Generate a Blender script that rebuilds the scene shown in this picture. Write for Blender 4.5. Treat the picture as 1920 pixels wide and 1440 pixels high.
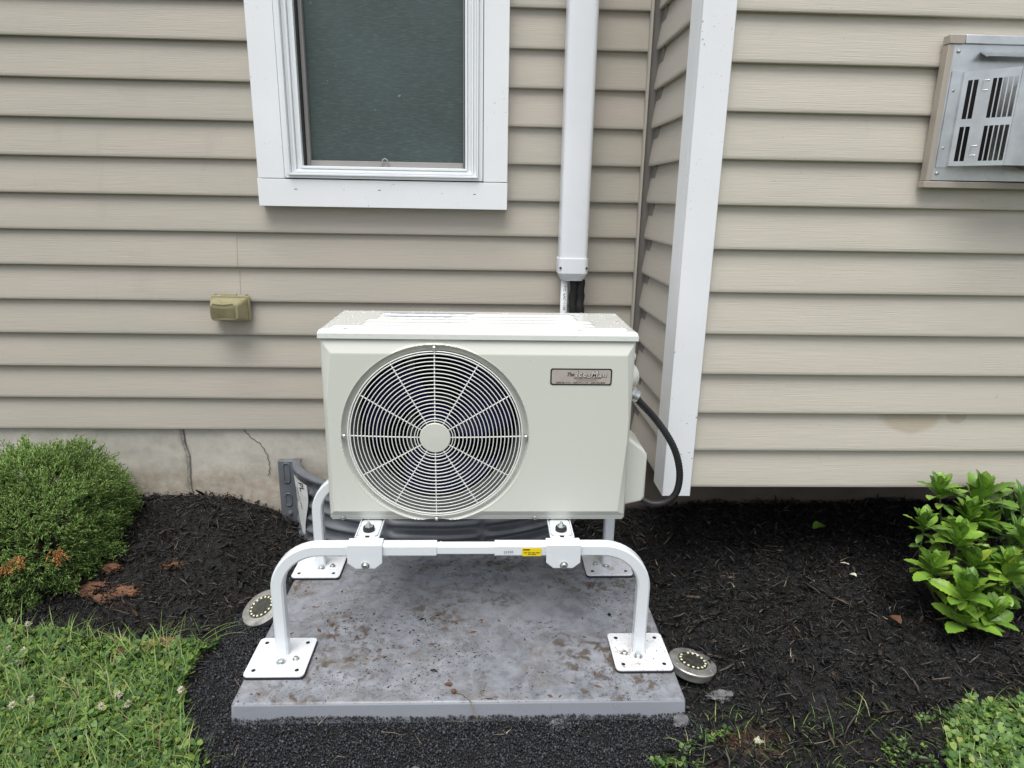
import bpy, math, random
import numpy as np
from mathutils import Vector, Matrix
random.seed(7); rng = np.random.default_rng(11)
sc = bpy.context.scene; col = sc.collection
for o in list(bpy.data.objects): bpy.data.objects.remove(o)

# ------------------------------------------------------------ camera
cam = bpy.data.cameras.new('camera'); co = bpy.data.objects.new('camera', cam); col.objects.link(co)
cam.sensor_width = 36; cam.lens = 1248.5*36/1920; cam.clip_start = .02; cam.clip_end = 300
r_, u_, f_ = Vector((.9993, -.0340, .0170)), Vector((-.0073, .2685, .9633)), Vector((.0373, .9627, -.2681))
co.matrix_world = Matrix(((r_.x, u_.x, -f_.x, 0), (r_.y, u_.y, -f_.y, -2.0141), (r_.z, u_.z, -f_.z, .7177), (0, 0, 0, 1)))
sc.camera = co
sc.render.resolution_x = 1024; sc.render.resolution_y = 768
# ------------------------------------------------------------ world and sun (overcast)
SUN_EL, SUN_AZ = 68, 200          # azimuth clockwise from +Y
w = bpy.data.worlds.new('World'); sc.world = w; w.use_nodes = True
wn = w.node_tree.nodes; wl = w.node_tree.links; wn.clear()
sky = wn.new('ShaderNodeTexSky'); sky.sky_type = 'NISHITA'; sky.sun_disc = False
sky.sun_elevation = math.radians(SUN_EL); sky.sun_rotation = math.radians(SUN_AZ)
sky.air_density = 1.0; sky.dust_density = 3.0; sky.ozone_density = 1.0
hs = wn.new('ShaderNodeHueSaturation'); hs.inputs['Saturation'].default_value = .34
bg = wn.new('ShaderNodeBackground'); bg.inputs[1].default_value = .115
wo = wn.new('ShaderNodeOutputWorld')
wl.new(sky.outputs[0], hs.inputs['Color']); wl.new(hs.outputs[0], bg.inputs[0]); wl.new(bg.outputs[0], wo.inputs[0])
sl = bpy.data.lights.new('sun', 'SUN'); sl.energy = 1.5; sl.angle = math.radians(42); sl.color = (1, .97, .93)
so = bpy.data.objects.new('sun', sl); col.objects.link(so)
az, el = math.radians(SUN_AZ), math.radians(SUN_EL)
sd = Vector((math.sin(az)*math.cos(el), math.cos(az)*math.cos(el), math.sin(el)))
so.rotation_euler = sd.to_track_quat('Z', 'Y').to_euler()
sc.view_settings.view_transform = 'Standard'; sc.view_settings.look = 'None'
sc.view_settings.gamma = 1; sc.view_settings.exposure = .68

# ------------------------------------------------------------ helpers
def tag(o, label=None, cat=None, group=None, kind=None):
    if label: o['label'] = label
    if cat: o['category'] = cat
    if group: o['group'] = group
    if kind: o['kind'] = kind
    return o
def empty(name, loc, label, cat, group=None):
    o = bpy.data.objects.new(name, None); o.empty_display_size = .05; o.location = loc
    col.objects.link(o); return tag(o, label, cat, group)

class MB:
    """collects faces in world coordinates; build() links one mesh object"""
    def __init__(s): s.v = []; s.f = []; s.n = 0
    def add(s, v, f):
        v = np.asarray(v, float).reshape(-1, 3); s.v.append(v)
        s.f += [tuple(int(i)+s.n for i in q) for q in f]; s.n += len(v); return s
    def box(s, x0, x1, y0, y1, z0, z1):
        v = [(x, y, z) for x in (x0, x1) for y in (y0, y1) for z in (z0, z1)]
        return s.add(v, [(0,1,3,2),(4,6,7,5),(0,4,5,1),(2,3,7,6),(0,2,6,4),(1,5,7,3)])
    def prism(s, pts, vec):
        """extrude a polygon (list of 3d points) along vec"""
        p = np.asarray(pts, float); n = len(p); q = p+np.asarray(vec, float)
        return s.add(np.vstack([p, q]), [tuple(range(n))[::-1], tuple(range(n, 2*n))]+[(i, (i+1)%n, n+(i+1)%n, n+i) for i in range(n)])
    def sweep(s, path, prof, side=None, closed=False, cap=True, scale=None):
        """sweep a 2d profile (a,b) along path; a along 'side' vector, b along the other normal"""
        P = np.asarray(path, float); n = len(P); m = len(prof); prof = np.asarray(prof, float)
        V = []; prev = None
        for i in range(n):
            if closed: t = P[(i+1) % n]-P[i-1]
            else: t = P[min(i+1, n-1)]-P[max(i-1, 0)]
            t = t/np.linalg.norm(t)
            if side is not None: a = np.asarray(side, float)
            elif prev is None: a = np.cross(t, (0, 0, 1.)) if abs(t[2]) < .9 else np.cross(t, (1., 0, 0))
            else: a = prev
            a = a-t*np.dot(a, t); a /= np.linalg.norm(a); prev = a
            b = np.cross(a, t); k = 1 if scale is None else scale[i]
            V.append(P[i]+k*(prof[:, :1]*a+prof[:, 1:]*b))
        f = []
        for i in range(n if closed else n-1):
            j = (i+1) % n
            f += [(i*m+k, i*m+(k+1) % m, j*m+(k+1) % m, j*m+k) for k in range(m)]
        if cap and not closed: f += [tuple(range(m))[::-1], tuple((n-1)*m+k for k in range(m))]
        return s.add(np.vstack(V), f)
    def tube(s, path, r, sides=8, **kw):
        a = np.arange(sides)*2*math.pi/sides
        return s.sweep(path, np.c_[np.cos(a)*r, np.sin(a)*r], **kw)
    def lathe(s, c, axis, prof, n=24):
        """prof: list of (radius, height along axis)"""
        ax = Vector(axis).normalized(); a = ax.orthogonal().normalized(); b = ax.cross(a)
        V = []; m = len(prof)
        for i in range(n):
            t = 2*math.pi*i/n; d = a*math.cos(t)+b*math.sin(t)
            for r, h in prof: V.append(tuple(Vector(c)+d*r+ax*h))
        f = [(i*m+k, ((i+1) % n)*m+k, ((i+1) % n)*m+k+1, i*m+k+1) for i in range(n) for k in range(m-1)]
        if prof[0][0] > 1e-6: f.append(tuple(i*m for i in range(n))[::-1])
        if prof[-1][0] > 1e-6: f.append(tuple(i*m+m-1 for i in range(n)))
        return s.add(V, f)
    def grid(s, X, Y, Z, mask=None, flip=False):
        nu, nv = X.shape; V = np.stack([X, Y, Z], -1).reshape(-1, 3)
        I = np.arange(nu*nv).reshape(nu, nv)
        q = np.stack([I[:-1, :-1], I[1:, :-1], I[1:, 1:], I[:-1, 1:]], -1)
        if flip: q = q[..., ::-1]
        q = q.reshape(-1, 4)
        if mask is not None: q = q[mask.reshape(-1)]
        return s.add(V, q.tolist())
    def build(s, name, m, parent=None, smooth=False, bevel=0, seg=2, angle=None, flat=False):
        V = np.vstack(s.v); me = bpy.data.meshes.new(name); me.from_pydata(V.tolist(), [], s.f); me.validate(); me.update()
        o = finish(name, me, m, parent)
        if parent is not None:
            o.location = (0, 0, 0); me.transform(parent_world(parent).inverted())
        if smooth or angle: me.polygons.foreach_set('use_smooth', [True]*len(me.polygons))
        if angle: me.set_sharp_from_angle(angle=math.radians(angle))
        if bevel:
            b = o.modifiers.new('bevel', 'BEVEL'); b.width = bevel; b.segments = seg; b.limit_method = 'ANGLE'; b.angle_limit = math.radians(40); b.harden_normals = False
            if not (smooth or angle): me.polygons.foreach_set('use_smooth', [True]*len(me.polygons)); me.set_sharp_from_angle(angle=math.radians(35))
        return o
def parent_world(p):
    m = Matrix.Identity(4)
    while p is not None: m = p.matrix_basis @ m; p = p.parent
    return m
def finish(name, me, m, parent=None):
    o = bpy.data.objects.new(name, me); col.objects.link(o)
    if m: me.materials.append(m)
    if parent is not None: o.parent = parent
    return o
def fast_mesh(name, V, F, m, parent=None, attrs=None, smooth=False):
    """V (n,3), F (k,s) same-size faces, numpy, fast"""
    if parent is not None:
        M = np.array(parent_world(parent).inverted()); V = V @ M[:3, :3].T+M[:3, 3]
    me = bpy.data.meshes.new(name); k, s = F.shape
    me.vertices.add(len(V)); me.vertices.foreach_set('co', V.astype(np.float32).ravel())
    me.loops.add(k*s); me.loops.foreach_set('vertex_index', F.astype(np.int32).ravel())
    me.polygons.add(k); me.polygons.foreach_set('loop_start', np.arange(0, k*s, s, dtype=np.int32))
    me.polygons.foreach_set('loop_total', np.full(k, s, dtype=np.int32))
    if smooth: me.polygons.foreach_set('use_smooth', np.ones(k, dtype=bool))
    for nm, a in (attrs or {}).items():
        at = me.attributes.new(nm, 'FLOAT', 'POINT'); at.data.foreach_set('value', a.astype(np.float32))
    me.update(calc_edges=True)
    return finish(name, me, m, parent)
def catmull0(P):
    P = np.array(P); t = np.linspace(0, len(P)-1, 30); return np.stack([np.interp(t, np.arange(len(P)), P[:, k]) for k in range(3)], 1)
def copy_tree(o, parent=None):
    c = o.copy(); col.objects.link(c)
    if parent is not None: c.parent = parent
    for ch in [x for x in bpy.data.objects if x.parent == o]: copy_tree(ch, c)
    return c
def text_verts(txt, size, shear=0, offset=0, space=1, align='LEFT'):
    cu = bpy.data.curves.new('t', 'FONT'); cu.body = txt; cu.size = size; cu.shear = shear; cu.offset = offset
    cu.space_character = space; cu.align_x = align; cu.fill_mode = 'FRONT' if hasattr(cu, 'fill_mode') else cu.fill_mode
    cu.resolution_u = 3
    o = bpy.data.objects.new('t', cu); col.objects.link(o)
    dg = bpy.context.evaluated_depsgraph_get(); me = bpy.data.meshes.new_from_object(o.evaluated_get(dg))
    V = np.array([v.co[:] for v in me.vertices]); F = [tuple(p.vertices) for p in me.polygons]
    bpy.data.objects.remove(o); bpy.data.meshes.remove(me); return V, F
def vnoise(x, y, seed=0):
    """2d value noise, -1..1"""
    x = np.asarray(x, float); y = np.asarray(y, float); xi = np.floor(x).astype(np.int64); yi = np.floor(y).astype(np.int64)
    def h(i, j):
        n = (i*374761393+j*668265263+seed*1442695041) & 0xffffffff
        n = ((n ^ (n >> 13))*1274126177) & 0xffffffff; return ((n ^ (n >> 16)) & 0xffff)/32767.5-1
    fx = x-xi; fy = y-yi; fx = fx*fx*(3-2*fx); fy = fy*fy*(3-2*fy)
    return (h(xi, yi)*(1-fx)+h(xi+1, yi)*fx)*(1-fy)+(h(xi, yi+1)*(1-fx)+h(xi+1, yi+1)*fx)*fy

# ------------------------------------------------------------ materials
class NT:
    def __init__(s, name):
        s.m = bpy.data.materials.new(name); s.m.use_nodes = True; s.t = s.m.node_tree; s.n = s.t.nodes; s.l = s.t.links
        s.b = s.n['Principled BSDF']
    def new(s, t, **kw):
        n = s.n.new(t)
        for k, v in kw.items(): setattr(n, k, v)
        return n
    def link(s, a, b): s.l.new(a, b)
    def coord(s, scale=(1, 1, 1)):
        g = s.new('ShaderNodeNewGeometry'); mp = s.new('ShaderNodeMapping'); mp.inputs['Scale'].default_value = scale
        s.link(g.outputs['Position'], mp.inputs['Vector']); return mp.outputs[0]
    def noise(s, vec, scale, detail=4, rough=.55, dist=0):
        n = s.new('ShaderNodeTexNoise'); n.inputs['Scale'].default_value = scale; n.inputs['Detail'].default_value = detail
        n.inputs['Roughness'].default_value = rough; n.inputs['Distortion'].default_value = dist; s.link(vec, n.inputs['Vector']); return n.outputs['Fac']
    def ramp(s, fac, stops, interp='LINEAR'):
        r = s.new('ShaderNodeValToRGB'); r.color_ramp.interpolation = interp; e = r.color_ramp.elements
        while len(e) < len(stops): e.new(.5)
        for i, (p, c) in enumerate(stops):
            e[i].position = p; e[i].color = (*c, 1) if hasattr(c, '__len__') else (c, c, c, 1)
        s.link(fac, r.inputs[0]); return r.outputs[0]
    def mix(s, fac, a, b, mode='MIX'):
        n = s.new('ShaderNodeMix', data_type='RGBA', blend_type=mode)
        for sock, v in ((n.inputs[0], fac), (n.inputs[6], a), (n.inputs[7], b)):
            if hasattr(v, 'is_output'): s.link(v, sock)
            elif hasattr(v, '__len__'): sock.default_value = (*v, 1)
            else: sock.default_value = v
        return n.outputs[2]
    def math(s, op, a, b=0., c=None):
        n = s.new('ShaderNodeMath', operation=op)
        for i, v in enumerate((a, b) if c is None else (a, b, c)):
            if hasattr(v, 'is_output'): s.link(v, n.inputs[i])
            else: n.inputs[i].default_value = v
        return n.outputs[0]
    def bump(s, h, strength=.3, dist=.001, normal=None):
        b = s.new('ShaderNodeBump'); b.inputs['Strength'].default_value = strength; b.inputs['Distance'].default_value = dist
        s.link(h, b.inputs['Height'])
        if normal: s.link(normal, b.inputs['Normal'])
        s.link(b.outputs[0], s.b.inputs['Normal']); return b.outputs[0]
    def set(s, color=None, rough=None, metal=None, **kw):
        for nm, v in (('Base Color', color), ('Roughness', rough), ('Metallic', metal)):
            if v is None: continue
            if hasattr(v, 'is_output'): s.link(v, s.b.inputs[nm])
            elif hasattr(v, '__len__'): s.b.inputs[nm].default_value = (*v, 1)
            else: s.b.inputs[nm].default_value = v
        for k, v in kw.items(): s.b.inputs[k.replace('_', ' ')].default_value = v
        return s
def paint(name, c, rough=.4, metal=0, var=.06, vs=8, bump=.15, bs=300, speck=0, **kw):
    m = NT(name); p = m.coord()
    n = m.noise(p, vs, 5); colr = m.mix(m.ramp(n, [(.3, 0.), (.7, 1.)]), tuple(x*(1-var) for x in c), tuple(min(1, x*(1+var)) for x in c))
    if speck:
        sp = m.ramp(m.noise(p, 150, 2), [(.70, 0.), (.73, 1.)]); sp2 = m.ramp(m.noise(p, 9, 2), [(.5, 0.), (.65, 1.)])
        f = m.math('MULTIPLY', sp, sp2); f = m.math('MULTIPLY', f, speck); colr = m.mix(f, colr, (.05, .04, .03))
    r = m.math('MULTIPLY_ADD', n, .2, rough-.1)
    m.set(colr, r, metal, **kw)
    if bump: m.bump(m.noise(p, bs, 2), bump, .0004)
    return m.m

def siding_mat(name, c0, c1, c2, stain=False):
    m = NT(name); g = m.new('ShaderNodeNewGeometry'); sp = m.new('ShaderNodeSeparateXYZ'); m.link(g.outputs['Position'], sp.inputs[0])
    u = m.math('ADD', sp.outputs[0], sp.outputs[1]); cb = m.new('ShaderNodeCombineXYZ')
    m.link(m.math('MULTIPLY', u, 9.), cb.inputs[0]); m.link(m.math('MULTIPLY', sp.outputs[2], 420.), cb.inputs[2])
    grain = m.noise(cb.outputs[0], 1., 3, .6, .3)
    cb2 = m.new('ShaderNodeCombineXYZ'); m.link(m.math('MULTIPLY', u, 1.2), cb2.inputs[0]); m.link(m.math('MULTIPLY', sp.outputs[2], 9.), cb2.inputs[2])
    big = m.noise(cb2.outputs[0], 1., 3, .5)
    colr = m.ramp(big, [(.3, c0), (.5, c1), (.72, c2)])
    colr = m.mix(m.ramp(grain, [(.35, 0.), (.65, .24)]), colr, tuple(x*.72 for x in c1))
    # fine dirt specks and a few faint scuffs
    p = m.coord(); sk = m.math('MULTIPLY', m.ramp(m.noise(p, 120, 2), [(.745, 0.), (.77, 1.)]), m.ramp(m.noise(p, 5, 2), [(.5, 0.), (.6, .6)]))
    colr = m.mix(sk, colr, (.09, .07, .05))
    sc2 = m.ramp(m.noise(m.coord((1, 1, .35)), 7, 5, .6, 1.5), [(.62, 0.), (.72, .22)]); colr = m.mix(sc2, colr, tuple(x*.75 for x in c1))
    m.set(colr, .55, Specular_IOR_Level=.35); m.bump(grain, .5, .0016)
    if stain:
        w2 = m.noise(m.coord((1, 1, 1)), 16, 3)
        def lobe(cx, rx, rz):
            a = m.math('DIVIDE', m.math('SUBTRACT', sp.outputs[0], cx), rx); b = m.math('DIVIDE', m.math('SUBTRACT', sp.outputs[2], .2032), rz)
            d = m.math('ADD', m.math('MULTIPLY', a, a), m.math('MULTIPLY', b, b)); return m.ramp(m.math('ADD', m.math('MULTIPLY', w2, .5), m.math('MULTIPLY', d, .6)), [(.68, 1.), (.90, 0.)])
        f = m.math('MAXIMUM', lobe(1.09, .088, .054), lobe(1.215, .030, .028)); f = m.math('MULTIPLY', f, m.math('LESS_THAN', sp.outputs[2], .2030))
        colr = m.mix(m.math('MULTIPLY', f, .6), colr, (.39, .325, .235)); m.set(colr)
    return m.m
def stained_siding():
    """right wall: lighter copy of the siding for its brighter light, with one tan stain blotch"""
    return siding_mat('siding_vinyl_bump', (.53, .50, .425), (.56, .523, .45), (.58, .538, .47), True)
M = {}  # same vinyl toned per wall, with the wall's light and shade in the colour
M['siding'] = siding_mat('siding_vinyl', (.43, .408, .35), (.46, .425, .365), (.488, .438, .386))
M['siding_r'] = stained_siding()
M['siding_s'] = siding_mat('siding_vinyl_side', (.45, .425, .37), (.48, .45, .395), (.49, .455, .40))
M['trim'] = paint('white_trim', (.82, .845, .865), .45, var=.02, speck=.9, bump=.08)
M['vinyl'] = paint('white_vinyl', (.80, .83, .85), .3, var=.02, bump=.03, bs=60)
M['duct'] = paint('white_duct_plastic', (.76, .79, .83), .33, var=.03, speck=.5, bump=.05, bs=80)
M['black'] = paint('black_rubber', (.018, .018, .02), .45, var=.2)
M['foam'] = paint('black_foam_insulation', (.012, .012, .013), .75, var=.3, bump=.8, bs=90)
M['gasket'] = paint('dark_gasket', (.03, .035, .035), .5)
M['screenframe'] = paint('taupe_screen_frame', (.30, .29, .28), .5, var=.08)
M['cream'] = paint('cream_enamel', (.635, .648, .59), .34, speck=.35, var=.02, vs=2, bump=.04, bs=200, Coat_Weight=.25, Coat_Roughness=.15)
M['creamlid'] = None
M['grille'] = paint('white_coated_wire', (.80, .82, .78), .35, var=.02, bump=0)
M['steelwhite'] = paint('white_powder_coat', (.76, .80, .83), .28, var=.02, bump=.06, bs=400, Coat_Weight=.3, Coat_Roughness=.12)
M['zinc'] = paint('zinc_plated_steel', (.60, .63, .62), .32, .9, var=.25, vs=90)
M['shroud'] = paint('inner_shroud', (.17, .175, .172), .55)
M['navy'] = paint('navy_fan_plastic', (.003, .006, .045), .5, var=.2, Specular_IOR_Level=.2)
M['coil'] = None
M['cardark'] = paint('dark_void', (.008, .008, .009), .8)
M['well'] = paint('grey_well_plastic', (.13, .142, .158), .38, var=.18, vs=14, bump=.3, bs=40)
M['ink'] = paint('black_ink', (.015, .015, .015), .5, var=0, bump=0)
M['stickersilver'] = paint('brushed_silver_sticker', (.44, .395, .355), .4, 0, var=.08, vs=30, bump=0)
M['inklight'] = paint('sticker_light_letter', (.66, .62, .57), .45, var=0, bump=0)
M['yellow'] = paint('yellow_label', (.85, .66, .01), .45, var=.03, bump=0)
M['paper'] = paint('white_label_paper', (.62, .63, .63), .5, var=.12, vs=40, bump=.3, bs=60)
M['olive'] = paint('weathered_clear_plastic', (.30, .275, .15), .3, var=.12, vs=30, bump=.1, bs=60, Coat_Weight=.5, Coat_Roughness=.2)
M['olivedark'] = paint('smoked_plastic_window', (.17, .16, .09), .25, var=.25, vs=30, Coat_Weight=.5, Coat_Roughness=.1)
M['galv'] = paint('galvanised_sheet', (.62, .645, .66), .32, .85, var=.16, vs=18, bump=.15, bs=60)
M['beige'] = paint('beige_painted_metal', (.40, .36, .31), .45, var=.05)
M['ply'] = paint('dark_plywood', (.035, .024, .017), .8, var=.3, vs=12)
M['stem'] = paint('plant_stem', (.10, .12, .04), .6, var=.3)
M['bark'] = paint('brown_bark', (.07, .045, .03), .8, var=.3)
M['blockwall'] = paint('shaded_brown_block', (.13, .105, .085), .9, var=.3, vs=6, bump=.6, bs=60); M['channel'] = paint('shadowed_channel_vinyl', (.24, .225, .21), .6); M['mortar'] = paint('joint_mortar', (.27, .255, .225), .9, var=.4, vs=90, bump=.8, bs=150); M['concrete'] = None  # bay foundation block: brown, darkened for the shade under the bay

def m_pane():
    m = NT('dark_window_screen'); p = m.coord((40, 40, 700)); s = m.noise(p, 1, 3, .7)
    p2 = m.coord((1, 1, 1)); b = m.noise(p2, 3, 3)
    c = m.mix(m.ramp(b, [(.3, 0.), (.7, 1.)]), (.050, .072, .070), (.072, .104, .100))
    c = m.mix(m.ramp(s, [(.5, 0.), (.72, .38)]), c, (.20, .24, .24))
    sp = m.ramp(m.noise(p2, 55, 2), [(.74, 0.), (.79, .5)]); c = m.mix(sp, c, (.4, .42, .42))
    m.set(c, .5, Specular_IOR_Level=.3); return m.m
def m_lid():
    m = NT('wet_cream_enamel'); p = m.coord(); n = m.noise(p, 2, 3)
    vo = m.new('ShaderNodeTexVoronoi'); vo.feature = 'F1'; vo.inputs['Scale'].default_value = 170; m.link(p, vo.inputs['Vector'])
    d = m.ramp(vo.outputs['Distance'], [(.1, 1.), (.45, 0.)])
    wet = m.ramp(m.noise(p, 7, 4, .6, .6), [(.46, 0.), (.5, 1.)])
    drops = m.math('MULTIPLY', d, m.math('SUBTRACT', 1., wet))
    m.set(m.mix(n, (.72, .75, .71), (.78, .80, .77)), m.ramp(wet, [(0, .22), (1, .06)]), Coat_Weight=.6, Coat_Roughness=.05)
    h = m.math('ADD', m.math('MULTIPLY', drops, .35), m.math('MULTIPLY', wet, .25)); m.bump(h, .28, .001); return m.m
def m_coil():
    m = NT('dark_coil_fins'); p = m.coord((900, 1, 1)); a = m.noise(p, 1, 1)
    p2 = m.coord((1, 1, 48)); wv = m.new('ShaderNodeTexWave'); wv.bands_direction = 'Z'; wv.inputs['Scale'].default_value = .5; m.link(p2, wv.inputs['Vector'])
    c = m.mix(a, (.002, .002, .003), (.010, .010, .011)); c = m.mix(m.ramp(wv.outputs['Fac'], [(.8, 0.), (.95, .5)]), c, (.02, .02, .024))
    m.set(c, .7, Specular_IOR_Level=.1); return m.m
def m_concrete():
    m = NT('parged_concrete'); p = m.coord(); a = m.noise(p, 3, 6, .6, .8); b = m.noise(p, 40, 6, .65)
    c = m.mix(m.ramp(a, [(.35, 0.), (.65, 1.)]), (.48, .46, .40), (.60, .575, .51))
    c = m.mix(m.ramp(b, [(.4, 0.), (.75, .35)]), c, (.30, .27, .22))
    # brown soil splash: patches low on the wall, a real stain with its own outline
    g = m.new('ShaderNodeNewGeometry'); sp = m.new('ShaderNodeSeparateXYZ'); m.link(g.outputs['Position'], sp.inputs[0])
    hz = m.math('MULTIPLY_ADD', a, .16, m.math('MULTIPLY', sp.outputs[2], 1.)); hz = m.math('ADD', hz, .1)
    st = m.ramp(hz, [(-.0 + .0, .75), (.06, 0.)]); st = m.math('MULTIPLY', m.math('MULTIPLY', st, m.ramp(b, [(.35, .3), (.6, 1.)])), m.math('LESS_THAN', sp.outputs[0], .4))
    c = m.mix(m.math('MULTIPLY', st, .7), c, (.33, .24, .16))
    m.set(c, .85)
    tw = m.noise(m.coord((2, 2, 4)), 2.2, 3, .5, 1.2)
    h = m.math('ADD', m.math('MULTIPLY', b, .4), tw); m.bump(h, .4, .004); return m.m
def m_pad():
    m = NT('wet_grey_pad_plastic'); p = m.coord()
    a = m.noise(p, 5.5, 5, .6, 1.0); b = m.noise(p, 26, 6, .65, .6); d = m.noise(p, 90, 3)
    c = m.mix(m.ramp(a, [(.4, 0.), (.6, 1.)]), (.17, .181, .203), (.245, .259, .289))
    film = m.ramp(b, [(.42, 0.), (.62, 1.)])                              # drying water film
    c = m.mix(m.math('MULTIPLY', film, .36), c, (.42, .445, .49))
    rim = m.math('MULTIPLY', m.ramp(b, [(.455, 0.), (.468, .35), (.48, 0.)]), m.ramp(a, [(.45, 0.), (.55, 1.)])); c = m.mix(rim, c, (.13, .12, .12))
    mud = m.math('MULTIPLY', m.ramp(m.noise(p, 4.6, 3, .5, .5), [(.47, 0.), (.60, 1.)]), m.ramp(m.noise(p, 38, 5, .62, .5), [(.50, 0.), (.60, .85)]))
    smear = m.math('MULTIPLY', m.ramp(m.noise(m.coord((1, 1.6, 1)), 5.5, 5, .65, 1.2), [(.50, 0.), (.66, .55)]), m.ramp(m.noise(p, 60, 4, .6), [(.35, .2), (.6, 1.)]))
    c = m.mix(smear, c, (.15, .125, .10)); c = m.mix(mud, c, (.085, .06, .04))
    dots = m.math('MULTIPLY', m.ramp(m.noise(p, 210, 2), [(.63, 0.), (.66, 1.)]), m.ramp(m.noise(p, 8, 3), [(.42, .15), (.58, 1.)]))
    c = m.mix(dots, c, (.02, .018, .018))
    g = m.new('ShaderNodeNewGeometry'); sn = m.new('ShaderNodeSeparateXYZ'); m.link(g.outputs['True Normal'], sn.inputs[0])
    c = m.mix(m.ramp(sn.outputs[2], [(.3, 0.), (.7, 1.)]), m.mix(a, (.27, .29, .33), (.33, .35, .39)), c)    # puddles and mud lie only on the flat top
    m.set(c, m.ramp(film, [(0, .25), (1, .5)]), Specular_IOR_Level=.5); m.bump(m.math('ADD', b, m.math('MULTIPLY', d, .3)), .12, .001); return m.m
def m_plate():
    m = NT('white_plate_wet'); p = m.coord(); b = m.noise(p, 45, 4, .6, .8)
    c = m.mix(m.ramp(b, [(.45, 0.), (.5, .5), (.55, 0.)]), (.80, .83, .86), (.66, .69, .73))
    g = m.new('ShaderNodeNewGeometry'); sp = m.new('ShaderNodeSeparateXYZ'); m.link(g.outputs['Position'], sp.inputs[0])
    right = m.ramp(sp.outputs[0], [(.2, 0.), (.3, 1.)])
    dt = m.math('MULTIPLY', m.ramp(m.noise(p, 14, 4, .6, .6), [(.53, 0.), (.66, .85)]), m.ramp(right, [(0, .0), (1, 1.)]))
    c = m.mix(dt, c, (.33, .24, .15))
    dots = m.math('MULTIPLY', m.ramp(m.noise(p, 230, 2), [(.66, 0.), (.69, 1.)]), m.ramp(right, [(0, .15), (1, 1.)]))
    c = m.mix(dots, c, (.02, .015, .01)); m.set(c, .25, Coat_Weight=.4, Coat_Roughness=.08); m.bump(b, .2, .001); return m.m
def island(name, stops, rough=.6, nscale=0, mid=None, **kw):
    m = NT(name); g = m.new('ShaderNodeNewGeometry'); c = m.ramp(g.outputs['Random Per Island'], stops)
    if nscale:
        n = m.noise(m.coord(), nscale, 3); c = m.mix(m.ramp(n, [(.3, 0.), (.7, .5)]), c, m.mix(1., c, (.45, .5, .4), 'MULTIPLY'))
    if mid:
        at = m.new('ShaderNodeAttribute'); at.attribute_name = 'mid'; c = m.mix(at.outputs['Fac'], c, mid)
    m.set(c, rough, **kw); return m
M['ink2'] = paint('crack_shadow', (.10, .095, .085), .9, bump=0); M['pane'] = m_pane(); M['creamlid'] = m_lid(); M['coil'] = m_coil(); M['concrete'] = m_concrete(); M['pad'] = m_pad(); M['plate'] = m_plate()
k_ = island('black_dyed_mulch', [(0, (.003, .003, .003)), (.45, (.008, .0075, .0075)), (.8, (.019, .018, .018)), (.92, (.040, .036, .034)), (.96, (.055, .034, .022)), (.996, (.075, .06, .045)), (1, (.16, .13, .11))], .42, 0, Specular_IOR_Level=.5)
M['mulch'] = k_.m
M['bark_chunk'] = island('dark_bark_chunk', [(0, (.006, .005, .005)), (.6, (.018, .015, .013)), (.9, (.045, .033, .026)), (1, (.11, .08, .06))], .5, 90).m
M['gravel'] = island('wet_black_grit', [(0, (.008, .009, .011)), (.6, (.024, .026, .032)), (1, (.085, .09, .10))], .38).m
M['clover'] = island('clover_leaf', [(0, (.03, .075, .02)), (.4, (.08, .17, .04)), (.75, (.145, .255, .05)), (.95, (.22, .32, .06)), (1, (.27, .26, .08))], .5, 6, Specular_IOR_Level=.4).m
M['grass'] = island('grass_blade', [(0, (.04, .09, .015)), (.6, (.12, .22, .035)), (.86, (.22, .30, .07)), (.95, (.36, .32, .16)), (1, (.16, .085, .045))], .55).m
M['straw'] = island('dry_straw', [(0, (.10, .08, .05)), (.6, (.22, .18, .11)), (1, (.45, .40, .30))], .7).m
M['juniper'] = island('scale_leaf_foliage', [(0, (.065, .125, .028)), (.4, (.15, .265, .055)), (.8, (.26, .41, .095)), (1, (.40, .48, .16))], .55, 5).m
M['deadfol'] = island('orange_dead_foliage', [(0, (.30, .11, .03)), (1, (.58, .26, .09))], .7).m
M['leaf'] = island('glossy_green_leaf', [(0, (.08, .17, .022)), (.5, (.17, .32, .035)), (.9, (.27, .45, .05)), (.975, (.35, .48, .06)), (1, (.5, .42, .08))], .32, 18, mid=(.17, .32, .08), Specular_IOR_Level=.5).m
M['leafn'] = island('narrow_green_leaf', [(0, (.06, .15, .03)), (.6, (.12, .26, .045)), (1, (.19, .34, .06))], .4, 18, mid=(.2, .32, .1)).m
M['soil'] = island('brown_soil_crumb', [(0, (.02, .013, .009)), (.6, (.07, .04, .025)), (1, (.16, .09, .055))], .85).m
M['clay'] = paint('orange_clay', (.16, .078, .043), .85, var=.35, vs=70, bump=1, bs=90)
M['stone'] = paint('grey_stone', (.13, .13, .135), .6, var=.3, vs=60, bump=.5, bs=90)
M['brownleaf'] = paint('brown_dead_leaf', (.12, .055, .03), .6, var=.4, vs=90, bump=.5, bs=120)
M['petal'] = island('cream_petal', [(0, (.42, .30, .2)), (.4, (.62, .6, .46)), (1, (.8, .8, .68))], .6).m
M['lens'] = paint('dirty_dark_lens', (.05, .052, .045), .18, var=.5, vs=60, Coat_Weight=.6, Coat_Roughness=.1)
M['ledwhite'] = paint('pale_yellow_diode', (.85, .82, .55), .3, var=0, bump=0)
M['dirtysteel'] = paint('dirty_steel_rim', (.46, .455, .43), .35, .7, var=.35, vs=40, bump=.3, bs=120)
dm = NT('water_drop'); dm.set((1, 1, 1), .02, Transmission_Weight=1., IOR=1.33); M['drop'] = dm.m
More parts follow.
